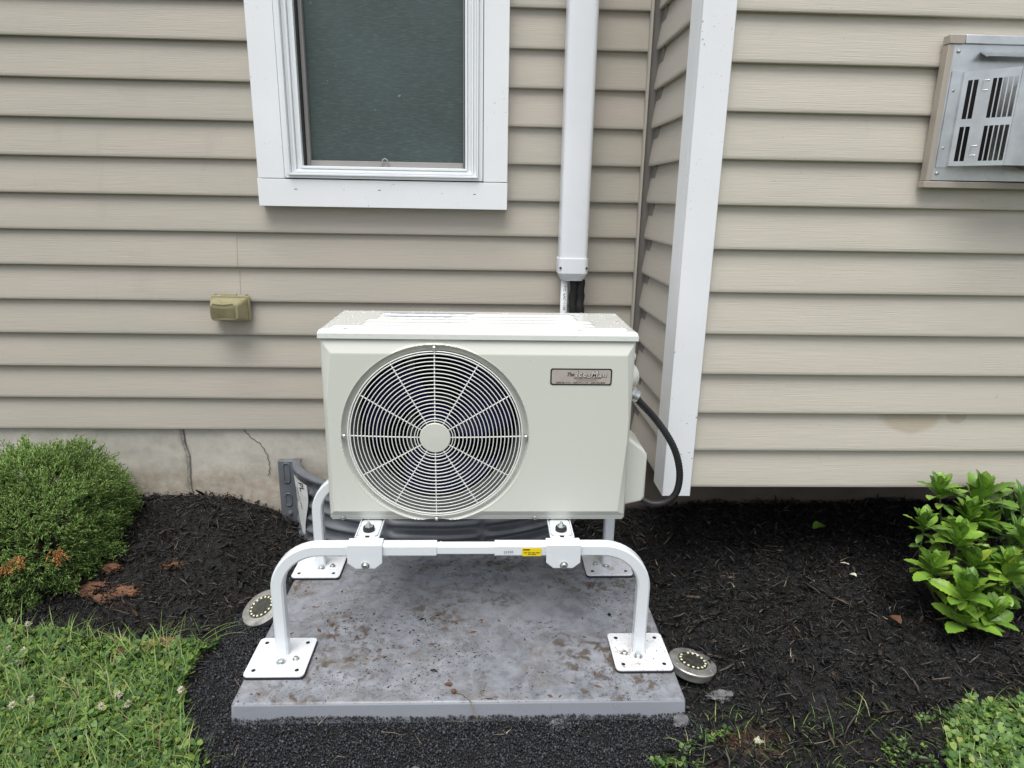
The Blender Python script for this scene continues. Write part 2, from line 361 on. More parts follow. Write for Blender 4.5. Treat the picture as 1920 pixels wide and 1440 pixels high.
bm_ = NT('blue_worn_print'); p_ = bm_.coord((60, 200, 1)); q_ = bm_.ramp(bm_.noise(p_, 6, 4, .7), [(.45, 0.), (.55, 1.)])
bm_.set(bm_.mix(q_, (.62, .66, .66), (.20, .29, .50)), .15, Coat_Weight=.5, Coat_Roughness=.05); M['blueprint'] = bm_.m

def m_ground():
    m = NT('soil_ground'); p = m.coord(); a = m.noise(p, 22, 7, .7); b = m.noise(p, 5, 3)
    c = m.mix(a, (.003, .003, .003), (.016, .015, .015)); c = m.mix(m.ramp(b, [(.66, 0.), (.74, .5)]), c, (.10, .05, .03))
    g = m.new('ShaderNodeNewGeometry'); sp = m.new('ShaderNodeSeparateXYZ'); m.link(g.outputs['Position'], sp.inputs[0])
    far = m.ramp(m.math('MULTIPLY_ADD', sp.outputs[1], -.5, -.5), [(.12, 0.), (.2, 1.)])   # lawn begins in front of the bed
    q1 = m.math('DIVIDE', m.math('SUBTRACT', sp.outputs[0], .535), .10); q2 = m.math('DIVIDE', m.math('ADD', sp.outputs[1], .965), .07)
    soil = m.math('ADD', m.math('MULTIPLY', q1, q1), m.math('MULTIPLY', q2, q2)); soil = m.ramp(m.math('ADD', soil, m.math('MULTIPLY', a, .5)), [(.4, 1.), (.8, 0.)])
    gr = m.mix(m.noise(p, 60, 5, .7), (.05, .055, .035), (.12, .13, .085)); c = m.mix(far, m.mix(soil, c, m.mix(a, (.03, .018, .012), (.11, .065, .04))), gr)
    m.set(c, .8); m.bump(a, .9, .01); return m.m
M['ground'] = m_ground()

# ------------------------------------------------------------ ground
WX = np.array([-60, -1.55, -1.14, -1.05, -.83, -.67, -.6, .3, .7, 1.5, 60]); WZ = np.array([-.17, -.172, -.237, -.228, -.237, -.30, -.33, -.30, -.262, -.255, -.255])
def H(x, y, rough=1.):
    x = np.asarray(x, float); y = np.asarray(y, float)
    t = np.clip(-y/.48, 0, 1); t = t*t*(3-2*t)
    wz = np.interp(x, WX, WZ); fz = np.where(x < 0, -.307, -.300+.02*np.clip((x-.4)/.5, 0, 1)*np.clip((y+1.1)/.4, 0, 1))
    z = wz*(1-t)+fz*t
    inpad = np.clip(1-np.maximum(np.maximum(np.abs(x+.048)-.45, np.abs(y+.575)-.30), 0)/.12, 0, 1)
    z = z*(1-inpad)+(-.312)*inpad
    amp = (1-inpad)*rough*np.clip((3-np.abs(x))/1., 0, 1)*np.clip((y+2.5), 0, 1)
    z = z+amp*(.009*vnoise(x*9, y*9, 1)+.006*vnoise(x*23, y*23, 2)+.0025*vnoise(x*70, y*70, 3))
    return z
fx = np.arange(-1.9, 2.0, .011); fy = np.arange(-1.5, .32, .011)
ox = np.array([-60, -30, -15, -8, -5, -3.5, -2.6, -2.2]); oy = np.array([-60, -30, -15, -8, -5, -3.5, -2.6, -2.1, -1.75])
gx = np.r_[ox, fx, -ox[::-1]+.1]; gy = np.r_[oy, fy, [.6, 1.5, 5, 20, 60]]
GX, GY = np.meshgrid(gx, gy, indexing='ij'); GZ = H(GX, GY)
mb = MB().grid(GX, GY, GZ); g = mb.build('ground', M['ground'], smooth=True)
tag(g, 'dark soil ground of the planting bed against the house', 'ground', kind='structure')

# ------------------------------------------------------------ house
E = .1016
house = empty('house', (0, 0, 0), 'tan vinyl sided house with white trimmed window and projecting bay', 'house')
def siding(mb, fn, u0, u1, k0, k1, seams=(), hole=None, seed=0, flip=False):
    """fn(u, depth, z) -> xyz; depth 0 = front of lip, positive = into the wall"""
    rr = np.random.default_rng(seed)
    for k in range(k0, k1):
        segs = [(u0, u1, 0.)]
        for (su, sk0, sk1) in seams:
            if sk0 <= k < sk1:
                segs = [(a, min(b, su+.006), d-.0016) if a < su < b else (a, b, d) for a, b, d in segs]+[(max(a, su), b, d) for a, b, d in segs if a < su < b]
        if hole and hole[2] <= k*E < hole[3]:
            segs = [q for a, b, d in segs for q in ((a, min(b, hole[0]), d), (max(a, hole[1]), b, d)) if q[1] > q[0]+.001]
        for a, b, d in segs:
            n = max(2, int((b-a)/.12)+1); U = np.linspace(a, b, n)
            wav = .0007*vnoise(U*3+k*7.3, U*0+seed, 5); sag = .0006*vnoise(U*2+k*3.1, U*0+seed+9, 6)
            prof = [(.0165, .010), (.0150, .004), (.0026, 0), (.0008, .0007), (0, .0024), (.0004, .010), (.0062, .050), (.0155, E+.006)]
            V = []; m = len(prof)
            for i, uu in enumerate(U):
                for dd, zz in prof: V.append(fn(uu, dd+d+wav[i]+.0015, k*E+zz+sag[i]))
            f = [(i*m+j, i*m+j+1, (i+1)*m+j+1, (i+1)*m+j) for i in range(n-1) for j in range(m-1)]
            mb.add(V, [q[::-1] for q in f] if flip else f)
            # visible cut ends
            for i, s in ((0, 1), (n-1, -1)):
                V2 = [fn(U[i], dd+d+wav[i]+.0015, k*E+zz+sag[i]) for dd, zz in prof]+[fn(U[i], dd+d+wav[i]+.0035, k*E+zz+sag[i]) for dd, zz in prof]
                mb.add(V2, [(j, j+1, m+j+1, m+j) for j in range(m-1)])
    return mb
KT = 27
sb = siding(MB(), lambda u, d, z: (u, d, z), -3.4, .442, 0, KT, [(-.745, 4, 6), (-.117, 2, 4), (-1.9, 6, 8), (.9, 1, 2)], (-.632, .036, .70, 2.05), 1)
sb.box(-3.4, -.62, .022, .1, -.0, KT*E); sb.box(.03, .5, .022, .1, -.0, KT*E); sb.box(-.62, .03, .022, .1, 0, .74); sb.box(-.62, .03, .022, .1, 2.03, KT*E)
sw = sb.build('siding_wall', M['siding'], house, angle=50); sw['label'] = 'left siding wall behind the cooling unit'
sb = siding(MB(), lambda u, d, z: (.459+d, u, z), -.345, -.009, 0, KT, [], None, 2)
sb.box(.481, .52, -.40, .02, .002, KT*E)
sw = sb.build('siding_wall', M['siding_s'], house, angle=50); sw['label'] = 'narrow side of the projecting bay'
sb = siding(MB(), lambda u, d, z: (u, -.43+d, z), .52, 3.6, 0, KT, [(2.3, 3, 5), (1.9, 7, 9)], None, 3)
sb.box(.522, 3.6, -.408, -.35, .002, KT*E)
sw = sb.build('siding_wall', M['siding_r'], house, angle=50); sw['label'] = 'front of the projecting bay, tan siding coloured lighter for its brighter light'
MB().box(.47, 3.6, -.40, .02, .004, .03).build('bay_floor', M['ply'], house)
# inside corner post
mb = MB().box(.4395, .4465, -.015, .004, -.004, KT*E)
mb.build('corner_post', M['siding_s'], house, bevel=.0012)
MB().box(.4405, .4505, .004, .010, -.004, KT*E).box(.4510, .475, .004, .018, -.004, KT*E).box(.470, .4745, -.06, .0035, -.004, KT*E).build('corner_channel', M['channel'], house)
# corner board
mb = MB().box(.455, .528, -.444, -.423, -.018, KT*E).box(.455, .476, -.4225, -.352, -.018, KT*E)
mb.box(.4562, .459, -.352, -.347, -.018, KT*E)
mb.build('corner_board', M['trim'], house, bevel=.0012)
# foundation
def found(u):  return .018
nx, nz = 260, 40
UX, UZ = np.meshgrid(np.linspace(-3.4, 3.6, nx*3), np.linspace(-.6, .012, nz), indexing='ij')
UY = .016+.0025*vnoise(UX*7, UZ*12, 21)+.0012*vnoise(UX*23, UZ*40, 22)
jx = -.961+.0035*vnoise(UZ[0]*22, UZ[0]*0, 4)+.0018*vnoise(UZ[0]*90, UZ[0]*0, 5)-.006*np.clip((UZ[0]+.08)/.08, 0, 1)
for q in range(nz):
    dd = np.abs(UX[:, q]-jx[q]); UY[:, q] += np.where(dd < .010, .012*(1-dd/.010), 0)
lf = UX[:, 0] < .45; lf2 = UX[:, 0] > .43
fd = MB().grid(UX[lf], UY[lf], UZ[lf], flip=True).build('foundation', M['concrete'], house, smooth=True); fd['label'] = 'pale parged foundation under the left wall'
fd = MB().grid(UX[lf2], UY[lf2], UZ[lf2], flip=True).build('foundation', M['blockwall'], house, smooth=True); fd['label'] = 'brown foundation under the projecting bay, darkened for the shade there'
# dark joint filler and mortar lines
P = [(jx[q], .0170, UZ[0][q]) for q in range(0, nz)]
MB().sweep(P, [(-.0048, -.001), (.0048, -.001), (.0048, .003), (-.0048, .003)], side=(1, 0, 0), scale=[.7+.55*abs(math.sin(q*2.3))*random.uniform(.5, 1.2) for q in range(nz)]).build('joint_filler', M['mortar'], house)
cr_ = catmull0([(-.775, .0125, 0), (-.752, .0125, -.030), (-.722, .0125, -.052), (-.704, .0125, -.090), (-.700, .0125, -.130), (-.706, .0125, -.160)])
MB().tube([(x+.002*math.sin(i*1.9), y, z) for i, (x, y, z) in enumerate(cr_)], .0011, 5).build('crack', M['ink2'], house)
# --- window
win = MB()
cas = MB().box(-.649, -.5745, -.030, .016, .7625, 2.1).box(-.0155, .0535, -.030, .016, .7625, 2.1).box(-.651, .0535, -.0315, .016, .686, .7605)
NS = [(-.545, .7335), (-.31, .7345), (-.04, .7275)]
window = MB().box(-.600, .008, .030, .045, .76, 2.06).build('window', M['pane'], house)   # pane is the window's root mesh
cas = cas.build('casing', M['trim'], window, bevel=.001)
for nx0, nz0 in NS: MB().box(nx0-.004, nx0+.004, -.0319, -.0312, nz0-.0009, nz0+.0009).build('nail_mark', M['gasket'], cas)
fr = MB()
def ring(mb, x0, x1, z0, z1, w, yf, yb):
    mb.prism([(x0, yf, z0), (x1, yf, z0), (x1-w, yf, z0+w), (x0+w, yf, z0+w)], (0, yb-yf, 0))
    mb.prism([(x0, yf, z0), (x0+w, yf, z0+w), (x0+w, yf, z1), (x0, yf, z1)], (0, yb-yf, 0))
    mb.prism([(x1, yf, z0), (x1, yf, z1), (x1-w, yf, z1), (x1-w, yf, z0+w)], (0, yb-yf, 0))
x0, x1, z0 = -.573, -.017, .764
for w_, yf in ((.012, -.033), (.006, -.041), (.008, -.027), (.007, -.030), (.010, -.020), (.007, -.026)):
    ring(fr, x0, x1, z0, 2.05, w_-.0004, yf, .028); x0 += w_; x1 -= w_; z0 += w_*.62
fr.build('frame', M['vinyl'], window, bevel=.0009)
gk = MB(); ring(gk, x0, x1, z0, 2.05, .0022, -.010, .026); gk.build('gasket', M['gasket'], window)
sf = MB(); sf.box(x0+.003, x0+.0135, .012, .029, z0+.003, 2.05).box(x1-.006, x1-.0025, .012, .029, z0+.003, 2.05).box(x0+.0140, x1-.0065, .010, .029, z0+.003, z0+.019)
sf.build('screen_frame', M['screenframe'], window, bevel=.001)
hx, hz = -.297, z0+.004
MB().tube([(hx-.011, .004, hz), (hx-.006, .004, hz+.020), (hx, .004, hz+.023), (hx+.006, .004, hz+.020), (hx+.011, .004, hz)], .0019, 8).build('pull_tab', M['screenframe'], window, smooth=True)

# ------------------------------------------------------------ line set cover, pipe, insulated lines
lc = empty('line_set_cover', (.2465, 0, .495), 'tall white plastic duct cover on the tan siding left of the inner corner', 'duct cover')
def rrect(x0, x1, y0, y1, r, n=4):
    P = []
    for cx, cy, a in ((x1-r, y1-r, 0), (x0+r, y1-r, 90), (x0+r, y0+r, 180), (x1-r, y0+r, 270)):
        for i in range(n+1): t = math.radians(a+90*i/n); P.append((cx+r*math.cos(t), cy+r*math.sin(t)))
    return P
P = rrect(.206, .287, -.082, -.002, .014)
MB().prism([(x, y, .546) for x, y in P], (0, 0, 2.15)).build('channel', M['duct'], lc, angle=40)
P = rrect(.2025, .290, -.086, -.001, .016)
ec = MB().prism([(x, y, .512) for x, y in P], (0, 0, .042))
for i in range(4):
    s = .003+.0032*i; P = rrect(.2025+s, .290-s, -.086+s, -.001, .014); ec.prism([(x, y, .5068-.0055*i) for x, y in P], (0, 0, .0047))
end_cap = ec.build('end_cap', M['duct'], lc, angle=40)
for x in (.2085, .284):
    MB().lathe((x, -.0835, .528), (0, -1, 0), [(.0035, 0), (.0035, .0028), (.001, .003)], 10).build('screw', M['gasket'], end_cap)
dp = MB().tube([(.2255, -.050, .488), (.2255, -.050, .36), (.2255, -.055, .10), (.2255, -.07, -.1), (.22, -.12, -.2)], .0105, 14).build('drain_pipe', M['vinyl'], smooth=True)
tag(dp, 'slim white plastic drain pipe coming out of the duct cover beside black lines', 'pipe')
V, F = text_verts('1/2" PVC-1120', .012)
V2 = np.c_[.2255+V[:, 1]*0+(-V[:, 1]+.004)*.9, V[:, 0]*0-.0615, .475-V[:, 0]]; mb = MB().add(V2, F); mb.build('printing', M['ink'], dp)
il = empty('insulated_lines', (.26, -.05, .2), 'pair of black foam wrapped refrigerant lines below the white duct cover', 'pipe')
for cx, r, sd_ in ((.253, .0115, 1), (.273, .0125, 2)):
    n = 40; zz = np.linspace(.49, .13, n); pts = [(cx+.0015*math.sin(i*.7*sd_), -.052-.002*math.sin(i*.9), z) for i, z in enumerate(zz)]
    pts += [(cx, -.08, .10), (cx, -.14, .085), (cx-.01, -.25, .10), (cx-.02, -.42, .12)]
    sc_ = [1+.08*math.sin(i*1.3+sd_)+.05*random.random() for i in range(len(pts))]
    MB().tube(pts, r, 12, scale=sc_).build('line', M['foam'], il, smooth=True)

# ------------------------------------------------------------ outlet cover
oc = empty('outlet_cover', (-.76, 0, .385), 'small yellowed olive plastic outlet cover on the left siding wall', 'outlet cover')
base = MB().prism([(x, -.004, z) for x, z in rrect(-.819, -.708, .351, .427, .008)], (0, -.014, 0)).build('base', M['olive'], oc, angle=40, bevel=.0015)
R1 = rrect(-.817, -.713, .352, .421, .008); R2 = rrect(-.808, -.728, .362, .408, .010)
mb = MB(); n = len(R1); V = [(x, -.018, z) for x, z in R1]+[(x, -.030, z) for x, z in R1]+[(x, -.062, z) for x, z in R2]
mb.add(V, [(i, (i+1) % n, n+(i+1) % n, n+i) for i in range(n)]+[(n+i, n+(i+1) % n, 2*n+(i+1) % n, 2*n+i) for i in range(n)]+[tuple(range(2*n, 3*n))])
hood = mb.build('hood', M['olive'], oc, angle=30, bevel=.001)
wv = MB(); xs = np.linspace(-.805, -.735, 14); t = (xs+.770)/.035
top = .401-.006*(1-t*t); bot = .366+.004*(1-t*t)
V = [(x, -.0635, b) for x, b in zip(xs, bot)]+[(x, -.0635, b) for x, b in zip(xs, top)]
wv.add(V, [(i, i+1, 14+i+1, 14+i) for i in range(13)]); wv.build('viewing_panel', M['olivedark'], hood)
MB().sweep([(x, -.063, .410-.003*(1-((x+.77)/.03)**2)) for x in np.linspace(-.8, -.74, 10)], [(-.001, -.001), (.001, -.001), (.001, .0015), (-.001, .0015)], side=(0, 0, 1)).build('ridge', M['olive'], hood)
for hx0, hx1 in ((-.79, -.745), (-.813, -.806), (-.722, -.715)): MB().box(hx0, hx1, -.016, -.004, .4273, .431).build('hinge', M['olive'], oc, bevel=.0008)

# ------------------------------------------------------------ heater vent guard on the right wall
vt = empty('heater_vent_guard', (1.15, -.43, .76), 'galvanised slotted metal vent guard in a beige frame on the right wall', 'vent')
vb = MB().box(1.004, 1.56, -.449, -.431, .775, 1.060).build('back_plate', M['galv'], vt, bevel=.0008)
MB().box(.999, 1.0125, -.4535, -.4315, .7735, 1.058).box(.996, 1.58, -.4555, -.4315, .7585, .7725).box(1.562, 1.578, -.4535, -.4315, .7735, 1.058).box(.998, 1.033, -.4555, -.4315, 1.059, 1.077).build('frame', M['beige'], vt, bevel=.0012)
MB().box(1.034, 1.58, -.4548, -.4315, 1.060, 1.0775).build('top_flashing', M['galv'], vt, bevel=.001)
MB().prism([(1.075, -.450, 1.043), (1.075, -.475, 1.030), (1.075, -.4765, 1.032), (1.075, -.4505, 1.0455)], (.46, 0, 0)).build('drip_hood', M['galv'], vt)
MB().box(1.050, 1.139, -.4506, -.4492, .812, .994).build('unlit_opening', M['cardark'], vb)  # flat black panel painting the shade behind the cage slots
# flue pipe stub behind
MB().lathe((1.245, -.449, .905), (0, -1, 0), [(.105, 0), (.105, .05), (.098, .05), (.098, .002), (.0, .002)], 36).build('flue', M['shroud'], vt, angle=40)
# slotted side of the cage, a plate with real slots
A = np.array([1.045, -.455]); B = np.array([1.117, -.530]); zlo, zhi = .806, 1.003
L = np.linalg.norm(B-A); d = (B-A)/L; nrm = np.array([-d[1], d[0]])
cols = [(L*p, L*q) for p, q in ((.09, .172), (.195, .277), (.53, .600), (.622, .692), (.714, .784), (.806, .876), (.898, .968))]
rows = [(.816, .889), (.905, .985)]
ub = sorted({0, L, *[c for p in cols for c in p]}); zb = sorted({zlo, zhi, *[c for p in rows for c in p]})
mb = MB()
for i in range(len(ub)-1):
    for j in range(len(zb)-1):
        um, zm = (ub[i]+ub[i+1])/2, (zb[j]+zb[j+1])/2
        if any(a < um < b for a, b in cols) and any(a < zm < b for a, b in rows): continue
        p = A+d*ub[i]; q = A+d*ub[i+1]
        mb.prism([(p[0], p[1], zb[j]), (q[0], q[1], zb[j]), (q[0], q[1], zb[j+1]), (p[0], p[1], zb[j+1])], (-nrm[0]*.0012, nrm[1]*-.0012, 0))
cg = mb.build('cage', M['galv'], vt)
for zt_ in (.972, .838):
    q0 = A+d*L*.36; q1 = A+d*L*.47; o3 = -np.array([-d[1], d[0]])*.0022
    MB().tube([(q1[0]+o3[0], q1[1]+o3[1], zt_+.010), (q0[0]+o3[0], q0[1]+o3[1], zt_+.010), (q0[0]+o3[0], q0[1]+o3[1], zt_-.010), (q1[0]+o3[0], q1[1]+o3[1], zt_-.010)], .0013, 6).build('punched_tab', M['galv'], cg)
mb = MB().box(B[0], 1.46, B[1]-.0012, B[1], zlo, zhi)
mb.box(1.019, A[0], -.4515, -.4495, zlo-.003, zhi+.002).box(A[0]-.0005, A[0]+.0008, -.4555, -.4495, zlo, zhi)
mb.prism([(1.46, -.455, zlo), (1.46, B[1], zlo), (1.4612, B[1], zlo), (1.4612, -.455, zlo)], (0, 0, zhi-zlo))
mb.build('cage_front', M['galv'], cg)
for x, z in ((1.026, 1.045), (1.026, .79), (1.028, .965), (1.028, .845)):
    MB().lathe((x, -.4495, z), (0, -1, 0), [(.0042, 0), (.0038, .002), (.001, .003)], 10).build('screw', M['zinc'], vb)

# ------------------------------------------------------------ window well
wl_ = empty('window_well', (-.155, -.13, -.33), 'dark grey corrugated plastic window well against the foundation behind the unit', 'window well')
cx, a_, b_ = -.155, .447, .255
tt = np.linspace(0.02, math.pi-.02, 220); zz = np.linspace(-.40, -.105, 90)
TT, ZZ = np.meshgrid(tt, zz, indexing='ij')
amp = .011*np.ones_like(TT)
for c_ in (.62, 1.25, 1.9, 2.5): amp *= 1-np.exp(-((TT-c_)/.035)**2)
off = amp*np.cos((ZZ+.11)*2*math.pi/.043)+.004*vnoise(TT*6, ZZ*30, 8)*.5
CX = cx-np.cos(TT)*(a_+off); CY = -np.sin(TT)*(b_+off)
well = MB().grid(CX, CY, ZZ).build('shell', M['well'], wl_, smooth=True)
sol = well.modifiers.new('solid', 'SOLIDIFY'); sol.thickness = .004
rim = [(cx-math.cos(t)*(a_+.002), -math.sin(t)*(b_+.002), -.100) for t in np.linspace(.02, math.pi-.02, 80)]
MB().sweep(rim, rrect(-.013, .013, -.008, .006, .005, 2)).build('rim', M['well'], wl_, smooth=True)
for s, xa in ((1, -.668), (-1, .297)):
    fl = MB().box(xa, xa+.060, -.009, .010, -.340, -.101).build('flange', M['well'], wl_, bevel=.003)
    mb = MB()
    for zc, h in ((-.142, .034), (-.235, .022)):
        P = rrect(xa+.017, xa+.037, zc-h, zc+h, .0098)
        mb.sweep([(x, -.010, z) for x, z in P], [(-.0018, -.0018), (.0018, -.0018), (.0018, .0018), (-.0018, .0018)], closed=True)
    mb.build('slot_rim', M['well'], fl, smooth=True)
    MB().lathe((xa+.030, -.009, -.283), (0, -1, 0), [(.009, 0), (.008, .003), (.005, .004), (.004, .009), (0, .010)], 12).build('bolt', M['stone'], fl)
# curved label
def onwell(u, v):   # u along arc (m from flange), v height
    t = .22+u/.20; return (cx-math.cos(t)*(a_+.014), -math.sin(t)*(b_+.014)-.0, v)
mb = MB(); nz_ = 24; rows_ = []
for i in range(nz_):
    s = i/(nz_-1); z = -.118-.175*s; c0 = .010+.035*s+.01*math.sin(s*6)*.4; wdt = .052*(1-s)**.8+.010
    rows_.append([onwell(c0+wdt*j/6, z-.006*j/6) for j in range(7)])
G = np.array(rows_); lb = MB().grid(G[..., 0], G[..., 1], G[..., 2]).build('label', M['paper'], wl_, smooth=True)
mb = MB()
def lbl(txt, size, u, v, rot=-1.25):
    V, F = text_verts(txt, size); c, s_ = math.cos(rot), math.sin(rot)
    for k_ in range(len(V)):
        x_, y_ = V[k_][0]*c-V[k_][1]*s_, V[k_][0]*s_+V[k_][1]*c; V[k_] = onwell(u+x_, v+y_)
    V = V+np.array([0, -.0012, .0003]); V[:, 0] -= .0008; mb.add(V, F)
lbl('PL', .028, .040, -.128); lbl('WINDOW WELL', .009, .028, -.150); lbl('install per local code', .0055, .022, -.155); lbl('keep clear of debris', .0055, .016, -.155)
mb.build('printing', M['ink'], lb)

# ------------------------------------------------------------ pad
pz = -.265
pd = empty('equipment_pad', (-.048, -.578, pz-.045), 'mottled grey plastic equipment pad wet and spotted with mud', 'pad')
mb = MB(); X0, X1, Y0, Y1 = -.508, .412, -.886, -.272; e = .004
V = [(X0, Y0, pz), (X1, Y0, pz), (X1, Y1, pz), (X0, Y1, pz), (X0-e, Y0-e, pz-.06), (X1+e, Y0-e, pz-.06), (X1+e, Y1+e, pz-.06), (X0-e, Y1+e, pz-.06)]
mb.add(V, [(0, 1, 2, 3), (0, 4, 5, 1), (1, 5, 6, 2), (2, 6, 7, 3), (3, 7, 4, 0), (7, 6, 5, 4)])
slab = mb.build('slab', M['pad'], pd, bevel=.006, seg=3)
V, F = text_verts('DiversiTech', .022); MB().add(np.c_[V[:, 0]-.105, V[:, 1]-.423, V[:, 0]*0+pz+.0006], F).build('embossed_lettering', M['stone'], slab)
MB().prism([(x, y, pz+.0002) for x, y in rrect(-.118, .032, -.435, -.385, .002, 1)], (0, 0, .0003)).build('nameplate', M['pad'], slab)
MB().lathe((-.078, -.500, pz), (0, 0, 1), [(.0085, 0), (.0085, .0012), (.0065, .0012), (.0060, .0004), (0, .0004)], 20).build('button', M['pad'], slab)

# ------------------------------------------------------------ stand
st = empty('equipment_stand', (-.05, -.56, pz), 'white powder coated tube steel stand bolted down on the grey pad', 'stand')
def oct_(r, c=.28):
    k = r*(1-c); return [(r, -k), (r, k), (k, r), (-k, r), (-r, k), (-r, -k), (-k, -r), (k, -r)]
def leg_path(xl, xi, y, zt, zb, R=.095, s=1):
    """from inner end of the horizontal bar, round the bend, down to the plate"""
    P = [(xi, y, zt)]
    for i in range(13):
        t = math.radians(90*i/12); P.append((xl+s*R-s*R*math.sin(t), y, zt-R+R*math.cos(t)))
    P.append((xl, y, zb)); return P
def frame_(y, xl, xr, front):
    zt = 0.0; z0_ = pz+.009
    for x, s, xi in ((xl, 1, -.1045), (xr, -1, .0185)):
        MB().sweep(leg_path(x, xi, y, zt, z0_, s=s), oct_(.0134), side=(0, 1, 0)).build('leg', M['steelwhite'], st, angle=25)
    MB().sweep([(-.12, y, zt), (.035, y, zt)], oct_(.0106), side=(0, 1, 0)).build('crossbar', M['steelwhite'], st, angle=25)
frame_(-.740, -.4445, .3435, True); frame_(-.372, -.4500, .3360, False)
for (px0, px1, py0, py1), bx, sg in (((-.509, -.382, -.817, -.690), -.4445, 1), ((.283, .409, -.807, -.681), .3435, -1), ((-.516, -.389, -.437, -.310), -.4500, 1), ((.272, .399, -.431, -.304), .3360, -1)):
    P = rrect(px0, px1, py0, py1, .010)
    pl = MB().prism([(x, y, pz+.0052) for x, y in P], (0, 0, .0042)).build('base_plate', M['plate'], st, bevel=.0008)
    MB().prism([(x, y, pz+.0005) for x, y in rrect(px0+.0004, px1+.0012, py0-.0008, py1-.0004, .010)], (0, 0, .0045)).build('rubber_mat', M['black'], pl)
    for cxh in (px0+.018, px1-.018):
        for cyh in (py0+.018, py1-.018): MB().lathe((cxh, cyh, pz+.0094), (0, 0, 1), [(.0045, 0), (.0045, .0004)], 16).build('bolt_hole', M['cardark'], pl)
    by = (py0+py1)/2
    for hx_, hy_, k in ((bx+sg*.004, by-.007, 1.25), (bx+sg*.033, by-.010, .9)):
        b = MB().lathe((hx_, hy_-(.012 if k > 1 else 0), pz+.0094), (0, 0, 1), [(.0085*k, 0), (.0085*k, .0012), (.0002, .0012)], 20)
        b.lathe((hx_, hy_-(.012 if k > 1 else 0), pz+.0106), (0, 0, 1), [(.0058*k, 0), (.0058*k, .004), (.0045*k, .005), (0, .005)], 6).build('bolt', M['zinc'], pl, bevel=.0004)
for cxr in (-.2535, .1640):
    # cross rail, an upturned channel between the two frames
    rl = MB().box(cxr-.026, cxr+.026, -.752, -.360, .0137, .0154).box(cxr-.026, cxr-.0235, -.728, -.384, .0154, .0200).box(cxr+.0235, cxr+.026, -.728, -.384, .0154, .0200)
    rl.box(cxr-.018, cxr+.016, -.728, -.384, .0156, .0172)
    rail = rl.build('rail', M['steelwhite'], st, bevel=.0008)
    MB().prism([(x, y, .0173) for x, y in rrect(cxr-.0045, cxr+.0045, -.7265, -.7080, .002)], (0, 0, .0004)).build('slot', M['cardark'], rail)
    for yb, sg in ((-.740, -1), (-.372, 1)):
        yf = yb+sg*.0185; yk = yb-sg*.0105; w2 = .0365
        sd2 = MB().box(cxr-w2, cxr+w2, min(yf, yk), max(yf, yk), .0158, .0180)
        sd2.prism([(cxr-w2, yf, .0176), (cxr+w2, yf, .0176), (cxr+w2, yf, -.024), (cxr+w2-.016, yf, -.037), (cxr-w2+.016, yf, -.037), (cxr-w2, yf, -.024)], (0, -sg*-.0024, 0))
        s_ = sd2.build('saddle_bracket', M['steelwhite'], st, bevel=.0012)
        MB().lathe((cxr+.001, yf+sg*.0026, -.0285), (0, sg, 0), [(.0085, 0), (.0085, .0015), (.0060, .0016), (.0060, .006), (.0045, .0075), (0, .0075)], 12).build('bolt', M['zinc'], s_)
yl = MB().box(.0765, .1170, -.7562, -.7556, -.0105, .0082).build('sticker', M['yellow'], st); yl['label'] = 'yellow warning label on the front bar'
mb = MB()
for j, (zc, segs) in enumerate(((.0045, [(.0785, .0925)]), (-.0025, [(.080, .087), (.0885, .095), (.0965, .104), (.1055, .1135)]), (-.0060, [(.089, .0945), (.096, .106)]))):
    for a, b in segs: mb.box(a, b, -.7566, -.7563, zc-.0007-(.0006 if j == 0 else 0), zc+.0007+(.0006 if j == 0 else 0))
mb.build('printing', M['ink'], yl)
V, F = text_verts('25356', .0075, space=1.1); V = V*1.; c, s_ = math.cos(.09), math.sin(.09)
MB().add(np.c_[.0375+V[:, 0]*c-V[:, 1]*s_, V[:, 0]*0-.7558, -.0045+V[:, 0]*s_+V[:, 1]*c], F).build('printing', M['ink'], st)

# ------------------------------------------------------------ cooling unit
ac = empty('outdoor_cooling_unit', (-.017, -.54, .022), 'cream heat pump outdoor unit with round wire fan grille standing on a white stand', 'heat pump')
XL, XR, ZB, ZT, YP, YB = -.3465, .3115, .0225, .4335, -.655, -.425
FC = np.array([-.110, .2245]); RO, RI = .2005, .1860
# body shell (open front) and base tray
mb = MB().box(XL+.003, XL+.005, YP+.004, YB, ZB+.008, ZT).box(XR-.005, XR-.003, YP+.004, YB, ZB+.008, ZT).box(XL+.006, XR-.006, YB-.002, YB, ZB+.008, ZT).box(XL+.003, XR-.003, YP+.003, YB, ZB, ZB+.0075)
body = mb.build('body', M['cream'], ac, bevel=.001)
# front panel as a height field
sm0 = lambda t: np.clip(t, 0, 1)**2*(3-2*np.clip(t, 0, 1))
gxx = np.unique(np.r_[np.linspace(XL, XR, 441)]); gzz = np.linspace(ZB+.004, ZT, 276)
X, Z = np.meshgrid(gxx, gzz, indexing='ij')
il_ = np.interp(Z, [.048, .303, .405], [-.3335, -.3368, -.3235]); ir_ = np.interp(Z, [.048, .215, .26, .402], [.2925, .3045, .3045, .2935])
fr_ = np.minimum(np.minimum((X-XL)/(il_-XL), (XR-X)/(XR-ir_)), np.minimum((ZT-Z)/(ZT-.4050), (Z-.0335)/(.0485-.0335)))
D = .011*np.clip(fr_, 0, 1)
r = np.hypot(X-FC[0], Z-FC[1])
cr = np.clip((r-RI)/(RO-RI), 0, 1); C = -.005+.0172*cr**2.4
rimout = sm0(1-(r-RO)/.0055)
D = np.where(r < RO, C, np.maximum(D, np.where(rimout > 0, (.0118)*rimout, 0)))
